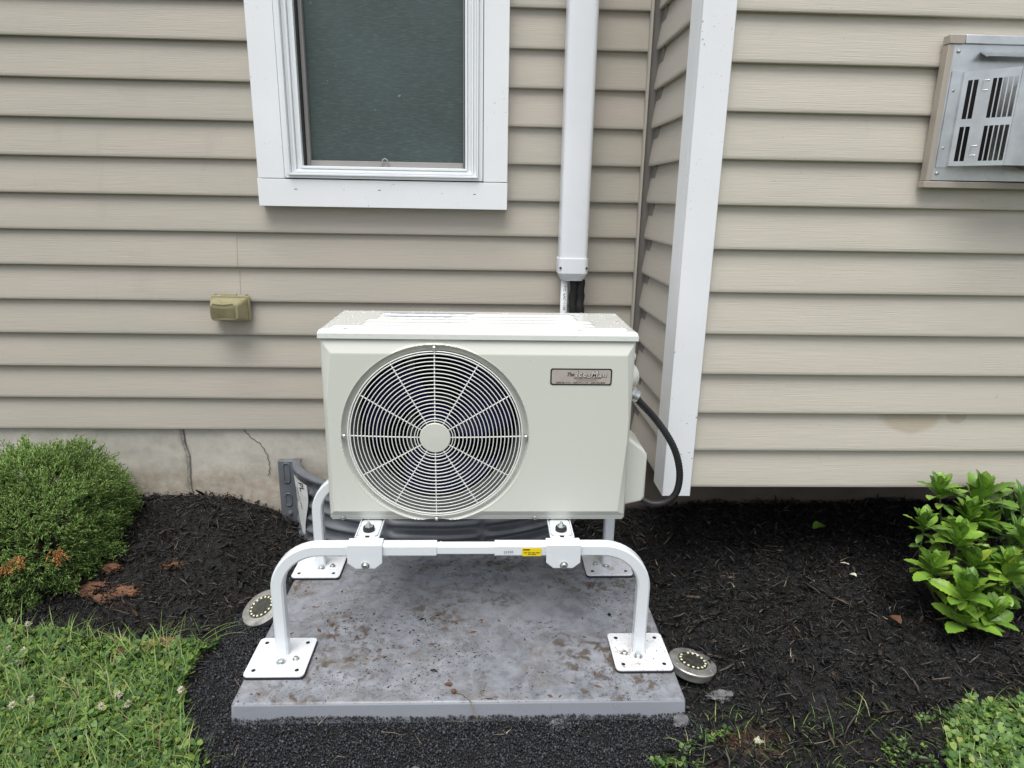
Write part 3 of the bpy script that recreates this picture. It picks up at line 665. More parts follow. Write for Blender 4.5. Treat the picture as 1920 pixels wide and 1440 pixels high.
# edge rounding
ed = np.minimum(np.minimum(X-XL, XR-X), np.minimum(ZT-Z, Z-ZB-.004)); D = D-.004*np.clip(1-ed/.004, 0, 1)**2
Yg = YP-D
sn = (r < RI) & (r > RI-.0021)
X = np.where(sn, FC[0]+(X-FC[0])*RI/np.maximum(r, 1e-6), X); Z = np.where(sn, FC[1]+(Z-FC[1])*RI/np.maximum(r, 1e-6), Z)
bad = (r < RI-.0021); mk = ~(bad[:-1, :-1] | bad[1:, :-1] | bad[1:, 1:] | bad[:-1, 1:])
fp = MB().grid(X, Yg, Z, mask=mk, flip=False)
# returns along the sides
fp.box(XL+.0008, XL+.0028, YP+.0035, YP+.030, ZB+.004, ZT).box(XR-.0028, XR-.0008, YP+.0035, YP+.030, ZB+.004, ZT)
panel = fp.build('front_panel', M['cream'], ac, angle=30)
for x, z in ((-.318, .0275), (.110, .0275)):
    MB().lathe((x, -.6555, z), (0, -1, 0), [(.0052, 0), (.0050, .0020), (.0035, .0035), (.0012, .0028), (0, .0028)], 14).build('screw', M['zinc'], panel, smooth=True)
# lid as height field with ribs
lx = np.linspace(XL-.0025, XR+.0035, 300); ly = np.linspace(-.6625, -.4185, 130); X, Y = np.meshgrid(lx, ly, indexing='ij')
ed = np.minimum(np.minimum(X-lx[0], lx[-1]-X), np.minimum(Y-ly[0], ly[-1]-Y)); rr_ = .009
top = .4545-rr_*(1-np.sqrt(np.clip(1-(1-np.clip(ed/rr_, 0, 1))**2, 0, 1)))
def sm(t): t = np.clip(t, 0, 1); return t*t*(3-2*t)
rect = sm((X-lx[0]-.035)/.006)*sm((lx[-1]-.035-X)/.006)
rib = np.zeros_like(X)
for yc, xa, xb in ((-.632, -.33, .30), (-.592, -.27, .235), (-.555, -.27, .235), (-.518, -.25, .205), (-.475, -.25, .205)):
    wdt = .006 if yc < -.62 else .0095
    rib = np.maximum(rib, sm((wdt+.005-np.abs(Y-yc))/.008)*sm((X-xa)/.012)*sm((xb-X)/.012))
top = top+.0034*rib*sm(ed/.012)
mb = MB().grid(X, Y, top)
P = [(x, y) for x, y in ((lx[0], ly[0]), (lx[-1], ly[0]), (lx[-1], ly[-1]), (lx[0], ly[-1]))]
zb_ = .4355
sk = [(P[0], P[1]), (P[1], P[2]), (P[2], P[3]), (P[3], P[0])]
for p, q in sk: mb.add([(p[0], p[1], zb_), (q[0], q[1], zb_), (q[0], q[1], .4456), (p[0], p[1], .4456)], [(0, 1, 2, 3)])
mb.add([(p[0], p[1], zb_) for p in P], [(3, 2, 1, 0)])
lid = mb.build('lid', M['creamlid'], ac, angle=60)
# worn blue printed label on the lid
mb = MB()
for ya, yb, xa, xb in ((-.4825, -.4675, -.225, -.03), (-.5255, -.5105, -.230, -.08)):
    n = 20; xs = np.linspace(xa, xb, n)
    V = [(x, ya+.002*math.sin(i*1.7), .4549) for i, x in enumerate(xs)]+[(x, yb+.001*math.sin(i*2.1), .4549) for i, x in enumerate(xs)]
    V = [(x, y, .45825) for x, y, _ in V]
    mb.add(V, [(i, i+1, n+i+1, n+i) for i in range(n-1)])
mb.build('worn_label', M['blueprint'], lid)
# fan cavity: shroud, added black tube for the unlit inside, coil, fan
mb = MB(); n = 72
def annulus(mb, r0, y0, r1, y1, n=72):
    V = []
    for i in range(n):
        t = 2*math.pi*i/n; V += [(FC[0]+r0*math.cos(t), y0, FC[1]+r0*math.sin(t)), (FC[0]+r1*math.cos(t), y1, FC[1]+r1*math.sin(t))]
    mb.add(V, [(2*i, 2*((i+1) % n), 2*((i+1) % n)+1, 2*i+1) for i in range(n)])
annulus(mb, RI+.0004, YP+.0055, .1845, YP+.010); annulus(mb, .1845, YP+.010, .1815, YP+.022); annulus(mb, .1815, YP+.022, .178, YP+.105)
mb.build('shroud', M['shroud'], ac, smooth=True)
mb = MB(); annulus(mb, .178, YP+.1055, .19, YP+.110); annulus(mb, .19, YP+.110, .19, YP+.185); mb.build('cavity_shade_tube', M['cardark'], ac, smooth=True)
MB().box(-.312, .09, -.468, -.464, .028, .430).build('coil', M['coil'], ac)
brk = MB().box(-.192, -.172, -.482, -.474, .04, .42).box(-.15, -.085, -.530, -.476, .200, .262).build('motor_bracket', M['shroud'], ac, bevel=.003)
fan = MB().lathe((FC[0], -.575, FC[1]), (0, -1, 0), [(.042, -.03), (.042, .022), (.036, .030), (0, .032)], 32).build('fan', M['navy'], ac, angle=40)
for kb in range(3):
    nu, nv = 16, 14; uu = np.linspace(0, 1, nu); vv = np.linspace(0, 1, nv); U, Vv = np.meshgrid(uu, vv, indexing='ij')
    R = .038+(.170-.038)*U; span = np.radians(62+26*U); a0 = np.radians(120*kb+252)+np.radians(34)*U**1.3
    Th = a0+span*(Vv-.5); Yb_ = -.575+.030*(Vv-.5)*2*(1-.25*U)-.006*np.sin(Vv*math.pi)
    b = MB().grid(FC[0]+R*np.cos(Th), Yb_, FC[1]+R*np.sin(Th)).build('blade', M['navy'], fan, smooth=True)
    q = b.modifiers.new('solid', 'SOLIDIFY'); q.thickness = .003
# wire grille
gr = MB(); rings = [.0380, .0435]+[.0516+.00811*i for i in range(17)]+[.1862]
def gy_(r): return -.6745+.010*(r/.186)**2*1.0        # slightly domed
for i, R in enumerate(rings):
    rw = .0011 if R < .18 else .0015; n = 28+int(R*420)
    path = [(FC[0]+R*math.cos(2*math.pi*k/n), gy_(R), FC[1]+R*math.sin(2*math.pi*k/n)) for k in range(n)]
    gr.tube(path, rw, 6, side=(0, 1, 0), closed=True)
grille = gr.build('fan_grille', M['grille'], ac, smooth=True)
sp_ = MB()
for k in range(12):
    t = math.radians(30*k); R1_ = .1945 if k % 3 == 0 else .1865
    sp_.tube([(FC[0]+R*math.cos(t), gy_(R)+.0022, FC[1]+R*math.sin(t)) for R in np.linspace(.028, R1_, 8)], .0015, 6)
sp_.build('spokes', M['grille'], grille, smooth=True)
hub = MB().lathe((FC[0], -.6705, FC[1]), (0, -1, 0), [(.033, 0), (.033, .0045), (.0318, .0058), (0, .0066)], 48).build('hub_cap', M['cream'], grille, angle=40)
for k in range(4):
    t = math.pi/2*k; x, z = FC[0]+.1940*math.cos(t), FC[1]+.1940*math.sin(t)
    MB().lathe((x, -.660, z), (0, -1, 0), [(.0045, 0), (.0050, .006), (.0042, .0085), (0, .0100)], 14).build('screw', M['zinc'], grille, smooth=True)
# name sticker
sx0, sx1, sz0, sz1, sy = .1325, .2628, .3409, .3772, -.6664
stk = MB().prism([(x, sy, z) for x, z in rrect(sx0, sx1, sz0, sz1, .005, 4)], (0, -.0004, 0)).build('name_sticker', M['ink'], ac); stk['label'] = 'silver name sticker with black border'
MB().prism([(x, sy-.0005, z) for x, z in rrect(sx0+.0030, sx1-.0030, sz0+.0030, sz1-.0030, .0035, 4)], (0, -.0003, 0)).build('sticker_face', M['stickersilver'], stk)
ink, lite = MB(), MB()
def put(mbx, txt, size, x, z, y, wid=None, **kw):
    V, F = text_verts(txt, size, **kw)
    if wid: V[:, 0] = (V[:, 0]-V[:, 0].min())*wid/(V[:, 0].max()-V[:, 0].min())
    mbx.add(np.c_[x+V[:, 0], V[:, 0]*0+y, z+V[:, 1]], F)
put(ink, 'The', .0115, .1680, .3605, sy-.0010, .0150, shear=.35, offset=.0003)
put(ink, 'Ice-Man', .0185, .1852, .3588, sy-.0010, .0670, shear=.22, offset=.0011, space=1.14)
put(lite, 'Ice-Man', .0185, .1860, .3592, sy-.0013, .0650, shear=.22, offset=.0002, space=1.14)
put(ink, 'AIR CONDITIONING & HEATING', .0036, .1815, .3548, sy-.0010, .058, offset=.0001, space=1.05)
put(ink, 'RESIDENTIAL AND COMMERCIAL', .0024, .1870, .3522, sy-.0010, .045)
put(ink, 'SALES SERVICE INSTALLATION', .0024, .1875, .3496, sy-.0010, .045)
put(ink, '(609) 921-1131    (609) 771-1110    (609) 466-8600', .0044, .1450, .3450, sy-.0010, .104, offset=.0001)
ink.build('lettering', M['ink'], stk); lite.build('lettering', M['inklight'], stk)
# right side: handle bulges and valve cover, conduit fitting
mb = MB()
def blob(mb, c, rx, ry, rz, n=18, m=10):
    T, Ph = np.meshgrid(np.linspace(0, 2*math.pi, n+1), np.linspace(0, math.pi, m+1), indexing='ij')
    mb.grid(c[0]+rx*np.cos(T)*np.sin(Ph), c[1]+ry*np.sin(T)*np.sin(Ph), c[2]+rz*np.cos(Ph))
blob(mb, (.308, -.590, .388), .020, .03, .016); blob(mb, (.309, -.590, .342), .029, .04, .032)
mb.build('side_handle', M['cream'], ac, smooth=True)
P = [(.206, 0), (.198, .016), (.172, .050), (.158, .059), (.054, .060), (.042, .054), (.030, 0)]
vc = MB().prism([(XR-.003+d_, -.603, z) for z, d_ in P], (0, .115, 0)).build('valve_cover', M['cream'], ac, bevel=.006, seg=3)
ft = MB().lathe((.313, -.575, .303), (.82, 0, -.40), [(.014, 0), (.014, .010), (.018, .010), (.018, .019), (.0145, .020), (.0145, .032), (0, .032)], 12).build('conduit_fitting', M['zinc'], ac, bevel=.0006)
# feet of the unit (rubber puck, bolt, plate)
for cxf in (-.2535, .1640):
    for yy in (-.700, -.400):
        f0 = MB().prism([(x, y, .0175) for x, y in rrect(cxf-.022, cxf+.022, yy-.020, yy+.05, .008)], (0, 0, .0028)).build('foot', M['steelwhite'], ac, bevel=.0008)
        MB().lathe((cxf, yy, .0205), (0, 0, 1), [(.0125, 0), (.013, .004), (.012, .009), (0, .009)], 20).build('rubber_washer', M['black'], f0, smooth=False, angle=40)
        MB().lathe((cxf, yy, .0295), (0, 0, 1), [(.0095, 0), (.0095, .0015), (.0065, .0016), (.0065, .006), (.003, .0062), (.003, .011), (0, .011)], 6).build('bolt', M['zinc'], f0)

# ------------------------------------------------------------ conduit
pts = np.array([(.3330, -.575, .293), (.3517, -.570, .272), (.3854, -.560, .2370), (.4202, -.560, .1927), (.4460, -.560, .1461), (.4600, -.558, .0919), (.4560, -.556, .0435), (.4330, -.552, .0168), (.4010, -.545, .0100), (.3700, -.530, .0200), (.335, -.50, .035)])
def catmull(P, k=8):
    P = np.vstack([2*P[0]-P[1], P, 2*P[-1]-P[-2]]); out = []
    for i in range(1, len(P)-2):
        for j in range(k):
            t = j/k; a, b, c, d_ = P[i-1], P[i], P[i+1], P[i+2]
            out.append(.5*((2*b)+(-a+c)*t+(2*a-5*b+4*c-d_)*t*t+(-a+3*b-3*c+d_)*t**3))
    out.append(P[-2]); return np.array(out)
cp = catmull(pts, 22); n = len(cp)
cd = MB().tube(cp, .0082, 14, scale=[1+.06*math.cos(i*math.pi/1.5) for i in range(n)], side=(0, 1, 0)).build('flexible_conduit', M['black'], smooth=True)
tag(cd, 'black ribbed conduit looping from the cream unit in front of the white corner board', 'conduit')

# ------------------------------------------------------------ disc lights
def disc_light(loc, tilt, label):
    t = empty('ground_disc_light', (0, 0, 0), label, 'garden light', 'round solar garden lights beside the pad')
    rim_ = MB().lathe((0, 0, 0), (0, 0, 1), [(.040, -.024), (.047, -.020), (.050, -.006), (.0525, -.004), (.0530, 0), (.0515, .0016), (.034, .0035), (.0330, .0025), (.0, .0025)], 48).build('rim', M['dirtysteel'], t, angle=35)
    MB().lathe((0, 0, .0026), (0, 0, 1), [(.0325, 0), (.0325, .0012), (0, .0020)], 40).build('lens', M['lens'], t, angle=50)
    for k in range(16):
        if k in (3,) and 'right' in label: continue
        a = 2*math.pi*k/16; x, y = .0275*math.cos(a), .0275*math.sin(a)
        MB().box(x-.0021, x+.0021, y-.0021, y+.0021, .0042, .0052).build('diode', M['ledwhite'], t)
    for k in range(3):
        a = 2.1*k+.5; MB().lathe((.043*math.cos(a), .043*math.sin(a), .002), (0, 0, 1), [(.0028, 0), (.0024, .0016), (0, .0014)], 10).build('screw', M['zinc'], rim_)
    t.location = loc; t.rotation_euler = tilt
disc_light((-.556, -.545, -.274), (math.radians(14), math.radians(-22), .2), 'dirty steel disc light tilted against the left edge of the pad')
disc_light((.463, -.763, -.272), (math.radians(4), math.radians(9), .9), 'dirty steel disc light lying on mulch to the right of the pad')

# ------------------------------------------------------------ masks of ground cover
def grass_l(x, y):
    yb = np.interp(x, [-1.6, -1.3, -1.18, -.95, -.74, -.64], [-.55, -.56, -.585, -.63, -.68, -.655])
    xb = np.interp(-y, [.64, .70, .8, .92, 1.0, 1.2], [-.605, -.655, -.64, -.59, -.51, -.45])
    return (y < yb+.014*vnoise(x*14, y*14, 31)) & (x < xb+.014*vnoise(x*20, y*20, 32))
def grass_r(x, y):
    yb = np.interp(x, [.80, .87, .91, .98, 1.15, 1.4], [-1.2, -1.03, -.955, -.90, -.875, -.86])
    return (x > .8) & (y < yb+.012*vnoise(x*18, y*18, 33))
def gravel_m(x, y):
    nx_ = .02*vnoise(x*12, y*12, 34)
    left = (x > np.interp(-y, [.25, .4, .6, .8, .95, 1.3], [-.55, -.575, -.625, -.64, -.60, -.53])+nx_) & (x < -.50) & (y < -.33)
    front = (y < -.88) & (x > -.66+nx_) & (x < np.interp(-y, [.88, .93, 1.0, 1.2], [.42, .45, .33, .30])+nx_)
    return left | front
def in_pad(x, y, e=0): return (x > X0-e) & (x < X1+e) & (y > Y0-e) & (y < Y1+e)
def in_well(x, y, e=0): return (((x-cx)/(a_+e))**2+(y/(b_+e))**2 < 1)

# mulch chips
def chips(n, xr, yr, keep, Ls, Ws, lift, seed, mat_, name, parts=None):
    g_ = np.random.default_rng(seed); x = g_.uniform(*xr, n); y = g_.uniform(*yr, n); k = keep(x, y); x, y = x[k], y[k]; n = len(x)
    L = g_.lognormal(math.log(Ls), .55, n).clip(.004, .05); W = (g_.lognormal(math.log(Ws), .5, n)).clip(.0008, .013); W = np.minimum(W, L*.5)
    th = g_.uniform(0, 2*math.pi, n); tilt = g_.normal(0, .42, n); roll = g_.normal(0, .9, n); bend = g_.normal(0, .04, n)
    z = H(x, y)+g_.uniform(0, lift, n)+np.abs(np.sin(tilt))*L*.25
    c = np.stack([x, y, z], -1)
    d = np.stack([np.cos(th)*np.cos(tilt), np.sin(th)*np.cos(tilt), np.sin(tilt)], -1)
    s0 = np.stack([-np.sin(th), np.cos(th), 0*th], -1); u0 = np.cross(d, s0)
    s = s0*np.cos(roll)[:, None]+u0*np.sin(roll)[:, None]; u = np.cross(d, s)
    T = (W*.45)[:, None]; V = []
    for q, ws in ((-1, g_.uniform(.25, .8, n)), (-.2, np.ones(n)), (1, g_.uniform(.15, .8, n))):
        cc = c+d*(L*.5*q)[:, None]+s*(bend*L*(q*q))[:, None]
        ww = (W*.5*ws)[:, None]; V += [cc-s*ww, cc+s*ww, cc+u*T*ws[:, None]]
    V = np.stack(V, 1).reshape(-1, 3); base = (np.arange(n)*9)[:, None]
    F = np.array([(0, 1, 4, 3), (1, 2, 5, 4), (2, 0, 3, 5), (3, 4, 7, 6), (4, 5, 8, 7), (5, 3, 6, 8), (0, 2, 1, 1), (6, 7, 8, 8)])[:6]
    F = (base[:, :, None]+F[None]).reshape(-1, 4)
    return fast_mesh(name, V, F, mat_)
keepm = lambda x, y: ~(in_pad(x, y, .004) | in_well(x, y, .014) | gravel_m(x, y) | (grass_l(x, y-.03)) | (grass_r(x, y-.02))) & (y < .012) & ~(((x-.535)/.06)**2+((y+.975)/.03)**2+.9*vnoise(x*22, y*22, 71) < .6)
mu = chips(44000, (-2.5, 2.7), (-1.35, .012), keepm, .0135, .0036, .014, 5, M['mulch'], 'mulch')
so_ = chips(6000, (.40, .67), (-1.06, -.87), lambda x, y: (((x-.535)/.085)**2+((y+.975)/.045)**2+.9*vnoise(x*22, y*22, 71) < .8), .0042, .0030, .006, 9, M['soil'], 'soil')
tag(so_, 'bare brown soil crumbs showing through the mulch at the bottom', 'soil', kind='stuff')
mc = chips(5000, (-2.5, 2.7), (-1.35, .012), keepm, .026, .0075, .016, 16, M['bark_chunk'], 'bark_chunks')
tag(mc, 'larger flat dark brown bark chunks lying in the mulch', 'mulch', kind='stuff')
mf = chips(212000, (-2.5, 2.7), (-1.35, .012), keepm, .0062, .0030, .018, 6, M['mulch'], 'mulch_fines')
tag(mf, 'fine black mulch crumbs between the larger shreds', 'mulch', kind='stuff')
tag(mu, 'black shredded wood mulch spread over the planting bed', 'mulch', kind='stuff')
# grit
def grit():
    g_ = np.random.default_rng(8); n = 120000; x = g_.uniform(-.72, .5, n); y = g_.uniform(-1.22, -.30, n)
    k = gravel_m(x, y) & ~in_pad(x, y, .003); x, y = x[k], y[k]; n = len(x)
    r = g_.lognormal(math.log(.0018), .3, n).clip(.0010, .0038)
    z = H(x, y)+.003+g_.uniform(0, .005, n)+.003*vnoise(x*30, y*30, 55)
    # a small bank of grit pushed up against the pad
    z += .008*np.exp(-((np.maximum(Y0-y, 0))/.035)**2)*(y < Y0)+.006*np.exp(-((X0-x)/.03)**2)*((x < X0) & (y < -.6))
    O = np.array([(1, 0, 0), (0, 1, 0), (-1, 0, 0), (0, -1, 0), (0, 0, 1), (0, 0, -1)], float)
    A = g_.normal(size=(n, 3, 3)); Q, _ = np.linalg.qr(A)
    S = r[:, None, None]*g_.uniform(.6, 1.35, (n, 6, 1)); V = np.stack([x, y, z], -1)[:, None]+np.einsum('nij,kj->nki', Q, O)*S
    F = np.array([(0, 1, 4), (1, 2, 4), (2, 3, 4), (3, 0, 4), (1, 0, 5), (2, 1, 5), (3, 2, 5), (0, 3, 5)])
    return fast_mesh('grit', V.reshape(-1, 3), ((np.arange(n)*6)[:, None, None]+F[None]).reshape(-1, 3), M['gravel'])
tag(grit(), 'fine wet black crushed stone grit around the pad', 'gravel', kind='stuff')

# grass blades
def blades(n, keep, xr, yr, Lm, Wm, seed, mat_, name, lean=.9, z0=0, flat=0):
    g_ = np.random.default_rng(seed); x = g_.uniform(*xr, n); y = g_.uniform(*yr, n); k = keep(x, y); x, y = x[k], y[k]; n = len(x)
    L = g_.lognormal(math.log(Lm), .45, n).clip(.008, .11); W = g_.uniform(.6, 1.4, n)*Wm; th = g_.uniform(0, 2*math.pi, n)
    ln = np.abs(g_.normal(lean, .3, n)).clip(.05, 1.5); K = 5; V = []
    px, py, pz_ = x.copy(), y.copy(), H(x, y)+z0+g_.uniform(0, .01, n)
    for i in range(K):
        t = i/(K-1); w_ = W*(1-t**2.2)+.00012; ang = ln*(.35+1.0*t) if not flat else np.full(n, 1.45)+g_.normal(0, .08, n)
        V += [np.stack([px-np.sin(th)*w_, py+np.cos(th)*w_, pz_], -1), np.stack([px+np.sin(th)*w_, py-np.cos(th)*w_, pz_+w_*.5], -1)]
        st_ = L/(K-1); th = th+g_.normal(0, .12, n)
        px = px+np.cos(th)*np.sin(ang)*st_; py = py+np.sin(th)*np.sin(ang)*st_; pz_ = pz_+np.cos(ang)*st_
        pz_ = np.maximum(pz_, H(px, py, 1)+.002+z0)
    V = np.stack(V, 1).reshape(-1, 3); F = np.array([(2*i, 2*i+1, 2*i+3, 2*i+2) for i in range(K-1)])
    return fast_mesh(name, V, ((np.arange(n)*2*K)[:, None, None]+F[None]).reshape(-1, 4), mat_, smooth=True)
gl = blades(38000, grass_l, (-2.45, -.4), (-1.4, -.5), .038, .0009, 12, M['grass'], 'grass', lean=1.0)
tag(gl, 'long thin grass growing among the clover left of the pad', 'grass', kind='stuff')
gl = blades(17000, grass_r, (.8, 2.5), (-1.4, -.8), .026, .0010, 13, M['grass'], 'grass', lean=1.1)
tag(gl, 'grass growing among the clover at the lower right corner', 'grass', kind='stuff')
def clover(n, keep, xr, yr, seed, name, size=.0062, hmax=.022):
    g_ = np.random.default_rng(seed); x = g_.uniform(*xr, n); y = g_.uniform(*yr, n); k = keep(x, y); x, y = x[k], y[k]; n = len(x)
    z = H(x, y)+g_.uniform(.003, hmax, n); s = size*g_.uniform(.5, 1.6, n); nt = g_.normal(0, .38, (n, 2))
    N = np.stack([nt[:, 0], nt[:, 1]-.15, np.ones(n)], -1); N /= np.linalg.norm(N, axis=1)[:, None]
    a0 = g_.uniform(0, 2*math.pi, n); V = []
    ref = np.stack([np.cos(a0), np.sin(a0), 0*a0], -1); A = ref-N*(ref*N).sum(1)[:, None]; A /= np.linalg.norm(A, axis=1)[:, None]; B_ = np.cross(N, A)
    C0 = np.stack([x, y, z], -1)
    out = [(.0, .0, 0), (.45, -.38, .10), (.95, -.50, .14), (1.32, -.28, .10), (1.25, 0, .0), (1.32, .28, .10), (.95, .50, .14), (.45, .38, .10)]
    for q in range(3):
        t = q*2*math.pi/3+g_.normal(0, .1, n); d_ = A*np.cos(t)[:, None]+B_*np.sin(t)[:, None]; e_ = np.cross(N, d_)
        for a, b, c_ in out: V.append(C0+s[:, None]*(d_*a*1.05+e_*b*1.15+N*(c_*.9+.12*a)))
    V = np.stack(V, 1).reshape(-1, 3); F = []
    for q in range(3):
        o_ = q*8; F += [(o_, o_+1, o_+2, o_+4), (o_+2, o_+3, o_+4, o_+4), (o_, o_+4, o_+6, o_+7), (o_+4, o_+5, o_+6, o_+6)]
    F4 = np.array([f for f in F if f[2] != f[3]]); F3 = np.array([f[:3] for f in F if f[2] == f[3]])
    # triangles only
    T = np.array([t for f in F4 for t in ((f[0], f[1], f[2]), (f[0], f[2], f[3]))]+F3.tolist())
    return fast_mesh(name, V, ((np.arange(n)*24)[:, None, None]+T[None]).reshape(-1, 3), M['clover'])
tag(clover(27500, grass_l, (-2.45, -.4), (-1.4, -.5), 21, 'clover', .0070, .026), 'low clover patch covering the lower left corner', 'clover', kind='stuff')
tag(clover(15000, grass_r, (.8, 2.5), (-1.4, -.8), 22, 'clover', .0075, .026), 'clover patch at the lower right corner on mulch', 'clover', kind='stuff')
weeds = lambda x, y: (~gravel_m(x, y)) & (~grass_r(x, y)) & (y < np.interp(x, [.3, .5, .8, 1.], [-.95, -.93, -.92, -.9])) & (vnoise(x*11, y*11, 40) > .05)
tag(clover(1500, weeds, (.28, 1.0), (-1.2, -.9), 23, 'weeds', .0055, .010), 'sparse dark little weeds sprouting through the mulch at the bottom', 'weeds', kind='stuff')
weeds2 = lambda x, y: (~gravel_m(x, y)) & (y < -.90)
tag(blades(520, weeds2, (.28, 1.0), (-1.2, -.88), .028, .0006, 24, M['grass'], 'weed_stalks', lean=1.5), 'thin trailing weed stalks on the mulch at the bottom', 'weeds', kind='stuff')
straw = lambda x, y: ~(in_pad(x, y, .01) | in_well(x, y, .02)) & (y < -.01)
tag(blades(420, straw, (-1.7, 1.8), (-1.3, -.01), .022, .0006, 25, M['straw'], 'straw', flat=1, z0=.012), 'thin pale straw stalks scattered on the mulch', 'straw', kind='stuff')
# long arching grass stems rising over the mulch edge
mb = MB(); g_ = np.random.default_rng(4)
for i in range(46):
    x = g_.uniform(-1.25, -.62); y = g_.uniform(-.72, -.60); th = g_.uniform(-.4, 2.6); L = g_.uniform(.05, .14); z = float(H(x, y)); P = []
    for k in range(7):
        t = k/6; P.append((x+math.cos(th)*L*t*.8, y+math.sin(th)*L*t*.5, z+.008+L*(.55*t-.35*t*t)))
    mb.tube(P, .0008, 4, scale=[1-.8*k/6 for k in range(7)])
tag(mb.build('grass_stalks', M['grass']), 'long wispy grass stalks arching over the mulch edge', 'grass', kind='stuff')
# debris on the pad
def debris(n, seed, name, m, Ls, Ws, keep, zf, label, cat):
    g_ = np.random.default_rng(seed); x = g_.uniform(X0+.01, X1-.01, n); y = g_.uniform(Y0+.005, Y1-.01, n)
    k = keep(x, y, g_.uniform(0, 1, n)); x, y = x[k], y[k]; n = len(x); L = g_.lognormal(math.log(Ls), .6, n).clip(.0008, .02); W = L*g_.uniform(.2, .6, n)
    th = g_.uniform(0, 6.3, n); d_ = np.stack([np.cos(th), np.sin(th), 0*th], -1); s = np.stack([-np.sin(th), np.cos(th), 0*th], -1); c = np.stack([x, y, np.full(n, pz+.0004)], -1)
    up = np.array([0, 0, 1.]); V = np.stack([c-d_*L[:, None]/2, c-s*W[:, None]/2, c+d_*L[:, None]/2, c+s*W[:, None]/2, c+up*(W*.45)[:, None]], 1).reshape(-1, 3)
    F = np.array([(0, 1, 4), (1, 2, 4), (2, 3, 4), (3, 0, 4)]); o = fast_mesh(name, V, ((np.arange(n)*5)[:, None, None]+F[None]).reshape(-1, 3), m); tag(o, label, cat, kind='stuff')
dens = lambda x, y, q: q < .03+1.3*np.clip(vnoise(x*6+3, y*8, 60), 0, 1)+.3*((y > -.40))
debris(8000, 31, 'soil_crumbs', M['mulch'], .0026, .001, dens, 0, 'black soil crumbs and bark bits strewn on the grey pad', 'debris')
dens2 = lambda x, y, q: q < .05+.6*np.clip(vnoise(x*5+9, y*6, 61), 0, 1)*(y < -.6)
debris(900, 32, 'leaf_bits', M['brownleaf'], .0070, .003, dens2, 0, 'wet brown leaf scraps stuck to the front half of the pad', 'debris')

# ------------------------------------------------------------ loose stones, clods, leaves
def clod(x, y, rx, ry, rz, m, label, cat, name, seed, group=None):
    T, Ph = np.meshgrid(np.linspace(0, 2*math.pi, 65), np.linspace(0, math.pi, 33), indexing='ij')
    nx_, ny_, nz_ = np.cos(T)*np.sin(Ph), np.sin(T)*np.sin(Ph), np.cos(Ph); sP = np.sin(Ph)
    k = 1+.26*vnoise(nx_*1.7+seed, ny_*1.7+nz_, seed)*sP+.2*vnoise(nx_*4+seed, ny_*4+nz_*3, seed+1)*sP+.16*vnoise(nx_*9+seed, ny_*9+nz_*7, seed+2)*sP+.13*vnoise(nx_*19+seed, ny_*19+nz_*9, seed+3)*sP
    z = float(H(x, y))+.007
    mb = MB().grid(x+rx*nx_*k, y+ry*ny_*k, z+rz*nz_*k)
    if name == 'clay_clod':          # crumbs that broke off it
        g_ = np.random.default_rng(seed)
        for q in range(70):
            a = g_.uniform(0, 6.3); rr_ = g_.uniform(.7, 1.5); px_, py_ = x+rx*math.cos(a)*rr_, y+ry*math.sin(a)*rr_; r_s = g_.uniform(.0012, .0042)
            v = g_.normal(size=(8, 3)); v = v/np.linalg.norm(v, axis=1)[:, None]*r_s+np.array([px_, py_, float(H(px_, py_))+.010])
            mb.add(v, [(0, 1, 2), (1, 2, 3), (2, 3, 4), (3, 4, 5), (4, 5, 6), (5, 6, 7), (0, 3, 6), (1, 4, 7), (0, 5, 7)])
    o = mb.build(name, m); tag(o, label, cat, group)
clod(-1.041, -.421, .033, .027, .016, M['clay'], 'largest orange clay clod near the front edge of the left shrub', 'clay clod', 'clay_clod', 3, 'orange clay clods in the mulch')
clod(-.948, -.440, .036, .022, .012, M['clay'], 'orange clay clod right of the largest clod near the shrub', 'clay clod', 'clay_clod', 5, 'orange clay clods in the mulch')
clod(-.985, -.475, .024, .014, .010, M['clay'], 'small flat orange clay clod in front of the pair near the shrub', 'clay clod', 'clay_clod', 7, 'orange clay clods in the mulch')
clod(-.745, -.668, .050, .030, .014, M['clay'], 'wide orange clay clod at the edge of the clover', 'clay clod', 'clay_clod', 9, 'orange clay clods in the mulch')
clod(-.84, -.668, .024, .018, .012, M['clay'], 'small orange clay clod left of the wide one at the clover edge', 'clay clod', 'clay_clod', 10, 'orange clay clods in the mulch')
clod(-1.03, -.350, .022, .017, .012, M['clay'], 'small orange clay clod tucked under the right side of the shrub', 'clay clod', 'clay_clod', 11, 'orange clay clods in the mulch')
clod(-.875, -.325, .024, .018, .008, M['clay'], 'reddish clay clod in the mulch between shrub and gray window well', 'clay clod', 'clay_clod', 12, 'orange clay clods in the mulch')
clod(.4, -.905, .018, .014, .012, M['stone'], 'grey stone at the right front corner of the pad', 'stone', 'stone', 13)
clod(.148, -.905, .020, .012, .006, M['stone'], 'flat grey stone on black grit touching the front of the pad', 'stone', 'stone', 15)
clod(-.13, -1.02, .024, .014, .008, M['stone'], 'grey stone in the grit at the bottom edge of the picture', 'stone', 'stone', 16)
clod(.50, -.845, .026, .014, .010, M['stone'], 'dark grey flat stone on mulch in front of the right disc light', 'stone', 'stone', 17)
clod(.53, -.975, .008, .007, .006, M['petal'], 'tiny pale pebble on the brown soil at the lower right', 'pebble', 'pebble', 18)
